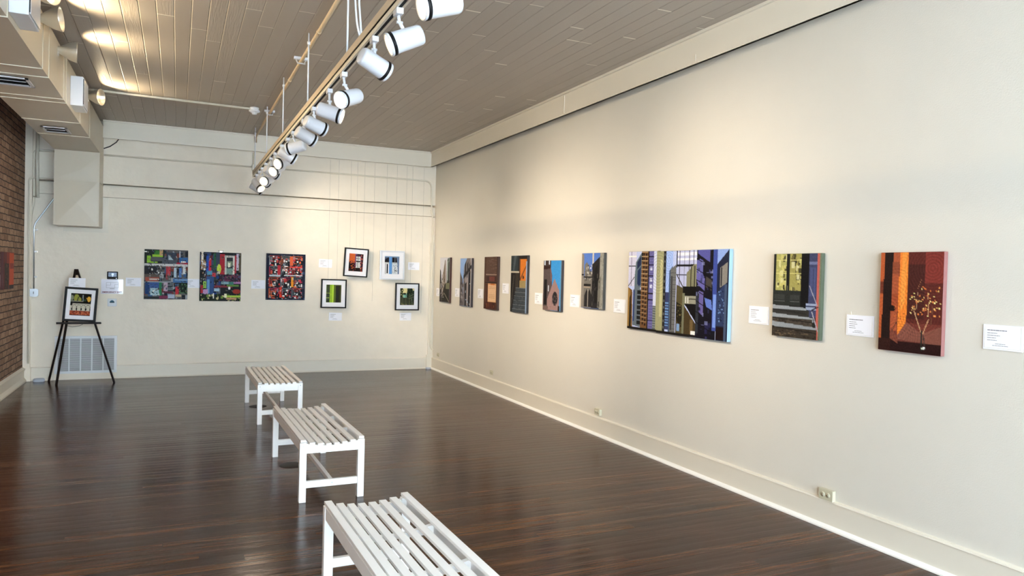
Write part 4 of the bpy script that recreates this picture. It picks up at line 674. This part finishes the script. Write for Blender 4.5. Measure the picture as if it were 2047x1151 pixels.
framed(.420, .482, 3.259, YB, 1.757, art_blue_post, 'silver-framed photo with a blue post in the middle', 'silver', 0, 0, group=gF, off=.055, ft=.02)
framed(.407, .468, 2.305, YB, 1.269, art_green_house, 'black-framed photo of a lime green house front', 'black', .5, 0, group=gF, off=.055, ft=.02)
framed(.415, .462, 3.533, YB, 1.232, art_green_fence, 'black-framed photo of a dark green garden fence', 'black', 0, 0, group=gF, off=.055, ft=.02)
wires = [(2.22, 1.52, 'thin wire down to the left side of the lime green house photo'), (2.36, 1.52, 'thin wire down to the right side of the lime green house photo'), (2.561, 2.02, 'thin wire down to the left side of the crooked orange house photo'),
 (2.665, 2.02, 'thin wire down to the middle of the crooked orange house photo'), (2.784, 2.02, 'thin wire down to the right side of the crooked orange house photo'), (2.95, 1.2, 'thin loose wire in the gap between the crooked photo and the silver-framed photo'),
 (3.16, 2.0, 'thin wire down to the left side of the silver-framed photo'), (3.33, 2.0, 'thin wire down to the right side of the silver-framed photo'), (3.50, 1.47, 'thin wire down to the left side of the garden fence photo'), (3.60, 1.47, 'thin wire down to the right side of the garden fence photo'),
 (3.80, 1.0, 'thin loose wire between the silver-framed photo card and the corner conduit')]
for x, z, lb in wires:
    tag(MB().cyl((x, YB-.012, z-.05), (x, YB-.012, 3.436), .0012, 6).build('hanging_wire', 'wire'), lb, 'wire', 'picture wires on the back wall')
# thermostat picture (teal house-like emblem)
def art_emblem(A):
    A.a[:] = (226, 230, 234); A.ell(.5, .5, .3, .34, (70, 110, 130)); A.rect(0, .52, 1, 1, (226, 230, 234)); A.rect(.2, .4, .8, .52, (30, 60, 76)); A.rect(.2, .66, .8, .69, (196, 206, 212))
for o in list(COL.objects):
    if o.name == 'thermostat': A = Art(.10, .10, .003, (0, 0, 0)); art_emblem(A); A.build(o, -.0206, 'paper', name='dial_display')

# placards
def placard(x, y, z, rot, label, w=.20, h=.135, seed=1, title=.36, group=None, edge=True, roll=0):
    t = thing('label_card', label, 'card', (x, y, z), (0, R_(roll), rot[2]), group)
    MB().box(-w/2, w/2, -.006, -.001, -h/2, h/2, .0008).build('card', 'card', t)
    r = random.Random(seed); b = MB()
    def ln(x0, z0, L_, hh):
        x_ = x0
        while x_ < x0+L_:
            k = min(r.uniform(.008, .022), x0+L_-x_); b.box(x_, x_+k, -.0066, -.0061, z0, z0+hh); x_ += k+.002
    ln(-w*.39, h*.26, w*title, .0046)
    for k, q in enumerate((.27, .31, .22, .25)): ln(-w*.39, h*(.15-.095*k), w*(q+r.uniform(-.02, .03)), .0028)
    ln(-w*.18, -h*.27, w*.26, .0024); ln(-w*.25, -h*.34, w*.40, .0024)
    b.build('printed_text', 'ink', t)
    if edge:
        MB().box(-w*.46, w*.46, -.0065, -.0062, -h*.44, -h*.433).box(w*.455, w*.46, -.0065, -.0062, -h*.44, h*.44).box(-w*.46, -w*.455, -.0065, -.0062, -h*.44, h*.44).build('border_line', 'plate', t)
    return t
gP = 'white label cards beside the artworks'
for i, (y, z, lb) in enumerate(((11.65, 1.322, 'white label card in the right corner, left of the pale street canvas'), (10.735, 1.347, 'white label card left of the dark-windowed facade canvas'), (9.778, 1.364, 'white label card left of the brown wall canvas'),
  (8.893, 1.463, 'white label card left of the orange wall and steps canvas, hung higher'), (7.905, 1.368, 'white label card left of the blue sky gable canvas'), (7.018, 1.377, 'white label card left of the gothic buildings canvas'),
  (6.121, 1.365, 'white label card left of the large tower block canvas'), (4.21, 1.391, 'white label card left of the dark door canvas'), (3.31, 1.378, 'white label card between the door canvas and the red twig canvas'), (2.416, 1.380, 'white label card right of the red twig canvas, at the right edge'))):
    placard(XR, y, z, RW, lb, .205, .135, i, .5 if i > 7 else .4, gP)
for i, (x, z, lb, w, h) in enumerate(((-.578, 1.400, 'white label card between the floor plan sheet and the blue collage', .20, .125), (.215, 1.395, 'white label card between the blue collage and the window collage', .20, .135), (1.15, 1.397, 'white label card left of the red and white grid collage', .205, .135),
  (2.175, 1.755, 'white label card above the lime green house photo', .21, .135), (3.655, 1.752, 'white label card right of the silver-framed photo', .20, .13), (2.352, .893, 'white label card below the lime green house photo', .21, .13), (3.53, .892, 'white label card below the garden fence photo', .20, .13))):
    placard(x, YB, z, (0, 0, 0), lb, w, h, 20+i, .4, gP, edge=False, roll=1 if i % 2 else 0)
placard(XL, 10.30, 1.42, LW, 'white label card on the brick wall beside the dark red canvas', .20, .14, 40, .4, gP)
tag(MB().prism([(-.008, 0), (.008, 0), (.002, .02)], -.004, -.001).build('tape_scrap', 'trim'), 'tiny scrap of tape above the label card by the red twig canvas', 'tape').matrix_world = Matrix.Translation((XR, 3.385, 1.4465)) @ Matrix.Rotation(-PI/2, 4, 'Z')

# outlets on the right wall
def outlet(y, z, label, w, h, d, horiz=True, detail=True):
    t = thing('wall_outlet', label, 'outlet', (XR, y, z), RW, 'outlets on the right wall')
    MB().box(-w/2, w/2, -d, -.001, -h/2, h/2, .002).build('plate', 'plate', t)
    if detail:
        for s in (-1, 1):
            c0 = s*.021; o = MB().lathe([(.001, .003), (.0165, .003), (.017, 0)], 20, Matrix.Translation((c0, -d, 0)) @ Matrix.Rotation(PI/2, 4, 'X')).build('socket', 'plate', t)
            MB().box(c0-.003, c0+.006, -d-.0035, -d-.003, .005, .007).box(c0-.003, c0+.006, -d-.0035, -d-.003, -.008, -.006).box(c0-.011, c0-.007, -d-.0035, -d-.003, -.002, .002).build('slots', 'black', o)
outlet(3.513, .224, 'ivory double outlet above the baseboard, nearest the camera', .115, .072, .03)
outlet(6.448, .246, 'small ivory outlet above the baseboard below the gothic canvas', .10, .066, .03)
outlet(9.295, .276, 'small ivory wall plate above the baseboard below the brown wall canvas', .10, .06, .012)
outlet(11.59, .27, 'tiny ivory wall plate in the corner above the right baseboard', .09, .066, .012)

# ------------------------------------------------------------------ easel with framed photo
E0 = (-1.22, 11.5, 0)
t = thing('display_easel', 'dark wooden tripod easel standing by the back wall', 'easel', E0)
def el(b, n, m='wood_dark'): o = b.build(n, m, t); loc(o, E0); return o
el(MB().bar((-1.462, 11.46, 0), (-1.275, 11.62, 1.57), .026, .020), 'leg')
el(MB().bar((-.775, 11.50, 0), (-1.255, 11.62, 1.57), .026, .020), 'leg')
el(MB().bar((-1.60, 11.83, 0), (-1.29, 11.66, 1.50), .022, .018), 'leg')
el(MB().bar((-1.265, 11.60, 1.56), (-1.265, 11.68, 1.50), .05, .03), 'apex_block')
el(MB().box(-1.475, -.945, 11.46, 11.53, .822, .838, .003).box(-1.475, -.945, 11.458, 11.466, .838, .85), 'shelf')
el(MB().tube([(-1.385, 11.56, .80), (-1.3, 11.6, .775), (-1.22, 11.66, .785), (-1.19, 11.72, .80)], .003), 'chain')
framed(.395, .468, -1.2, 11.545, 1.085, art_pots, 'black-framed photo of pots and iron scrollwork resting on the easel', 'black', 3.2, -7, off=0, ft=.028, depth=.04, mw=(.12, .115))
placard(-1.248, 11.568, 1.386, (0, 0, 0), 'white label card on the easel above the framed photo', .20, .13, 55, .4, gP, edge=False, roll=1)

# ------------------------------------------------------------------ benches
def make_bench(dip=.034):
    t = thing('slatted_bench', '', 'bench', (0, 0, 0)); Wd, Ln, Ht, lg = .462, 1.40, .445, .048
    def dish(u): return -dip*(1-(2*u)**2)        # u in -.5...5
    for sx in (-1, 1):
        for sy in (-1, 1):
            x, y = sx*(Wd/2-lg/2), sy*(Ln/2-.022); MB().box(x-lg/2, x+lg/2, y-.022, y+.022, 0, Ht-.021, .003).build('leg', 'bench', t)
    n = 8; pitch = Wd/n; sw = .0385
    for k in range(n):
        x = -Wd/2+pitch*(k+.5) if 0 < k < n-1 else (-Wd/2+.024 if k == 0 else Wd/2-.024)
        dz = 0 if k in (0, n-1) else dish(x/Wd)
        e = 0 if k in (0, n-1) else .004
        MB().box(x-sw/2, x+sw/2, -Ln/2-e, Ln/2+e, Ht-.016+dz, Ht+dz, .002).build('slat', 'bench', t)
    for sx in (-1, 1):
        x = sx*(Wd/2-.014); MB().box(x-.010, x+.010, -Ln/2+.044, Ln/2-.044, Ht-.085, Ht-.021, .002).build('side_rail', 'bench', t)
    for sy in (-1, 1):
        y = sy*(Ln/2-.020); x0 = Wd/2-lg
        pts = [(-x0, Ht-.098), (x0, Ht-.098)] + [(x0-2*x0*i/12, Ht-.0165+dish((x0-2*x0*i/12)/Wd)-.0005) for i in range(13)]
        MB().prism(pts, y-.014, y+.014, 'y').build('end_rail', 'bench', t)
        MB().box(-x0, x0, y-.014, y+.014, .10, .148, .002).build('stretcher', 'bench', t)
        b = MB()
        for x, z in ((-(Wd/2-.024), Ht-.045), (Wd/2-.024, Ht-.045)): b.cyl((x, sy*(Ln/2), z), (x, sy*(Ln/2+.0015), z), .006, 12)
        b.cyl((0, sy*(Ln/2-.006), .124), (0, sy*(Ln/2-.004), .124), .006, 12); b.build('bolt', 'steel', t)
    MB().box(-.014, .014, -Ln/2+.034, Ln/2-.034, .108, .142, .002).build('long_stretcher', 'bench', t)
    for y in (-.235, .235):
        x0 = Wd/2-.024; pts = [(-x0, Ht-.07), (x0, Ht-.07)] + [(x0-2*x0*i/12, Ht-.0165+dish((x0-2*x0*i/12)/Wd)-.0005) for i in range(13)]
        MB().prism(pts, y-.014, y+.014, 'y').build('cross_batten', 'bench', t)
    return t
proto = make_bench()
for i, (x, y, a, lb) in enumerate(((1.022, 5.935, 1.0, 'white slatted bench in the middle of the row'), (1.012, 8.72, .5, 'white slatted bench farthest from the camera'), (.955, 3.12, 1.2, 'white slatted bench nearest the camera, cut by the bottom edge'))):
    o = proto if i == 0 else make_bench(.012) if i == 1 else copy_tree(proto)
    o.location = (x, y, 0); o.rotation_euler = (0, 0, R_(a)); o['label'] = lb; o['group'] = 'white slatted benches'
# dark floor boxes under the benches
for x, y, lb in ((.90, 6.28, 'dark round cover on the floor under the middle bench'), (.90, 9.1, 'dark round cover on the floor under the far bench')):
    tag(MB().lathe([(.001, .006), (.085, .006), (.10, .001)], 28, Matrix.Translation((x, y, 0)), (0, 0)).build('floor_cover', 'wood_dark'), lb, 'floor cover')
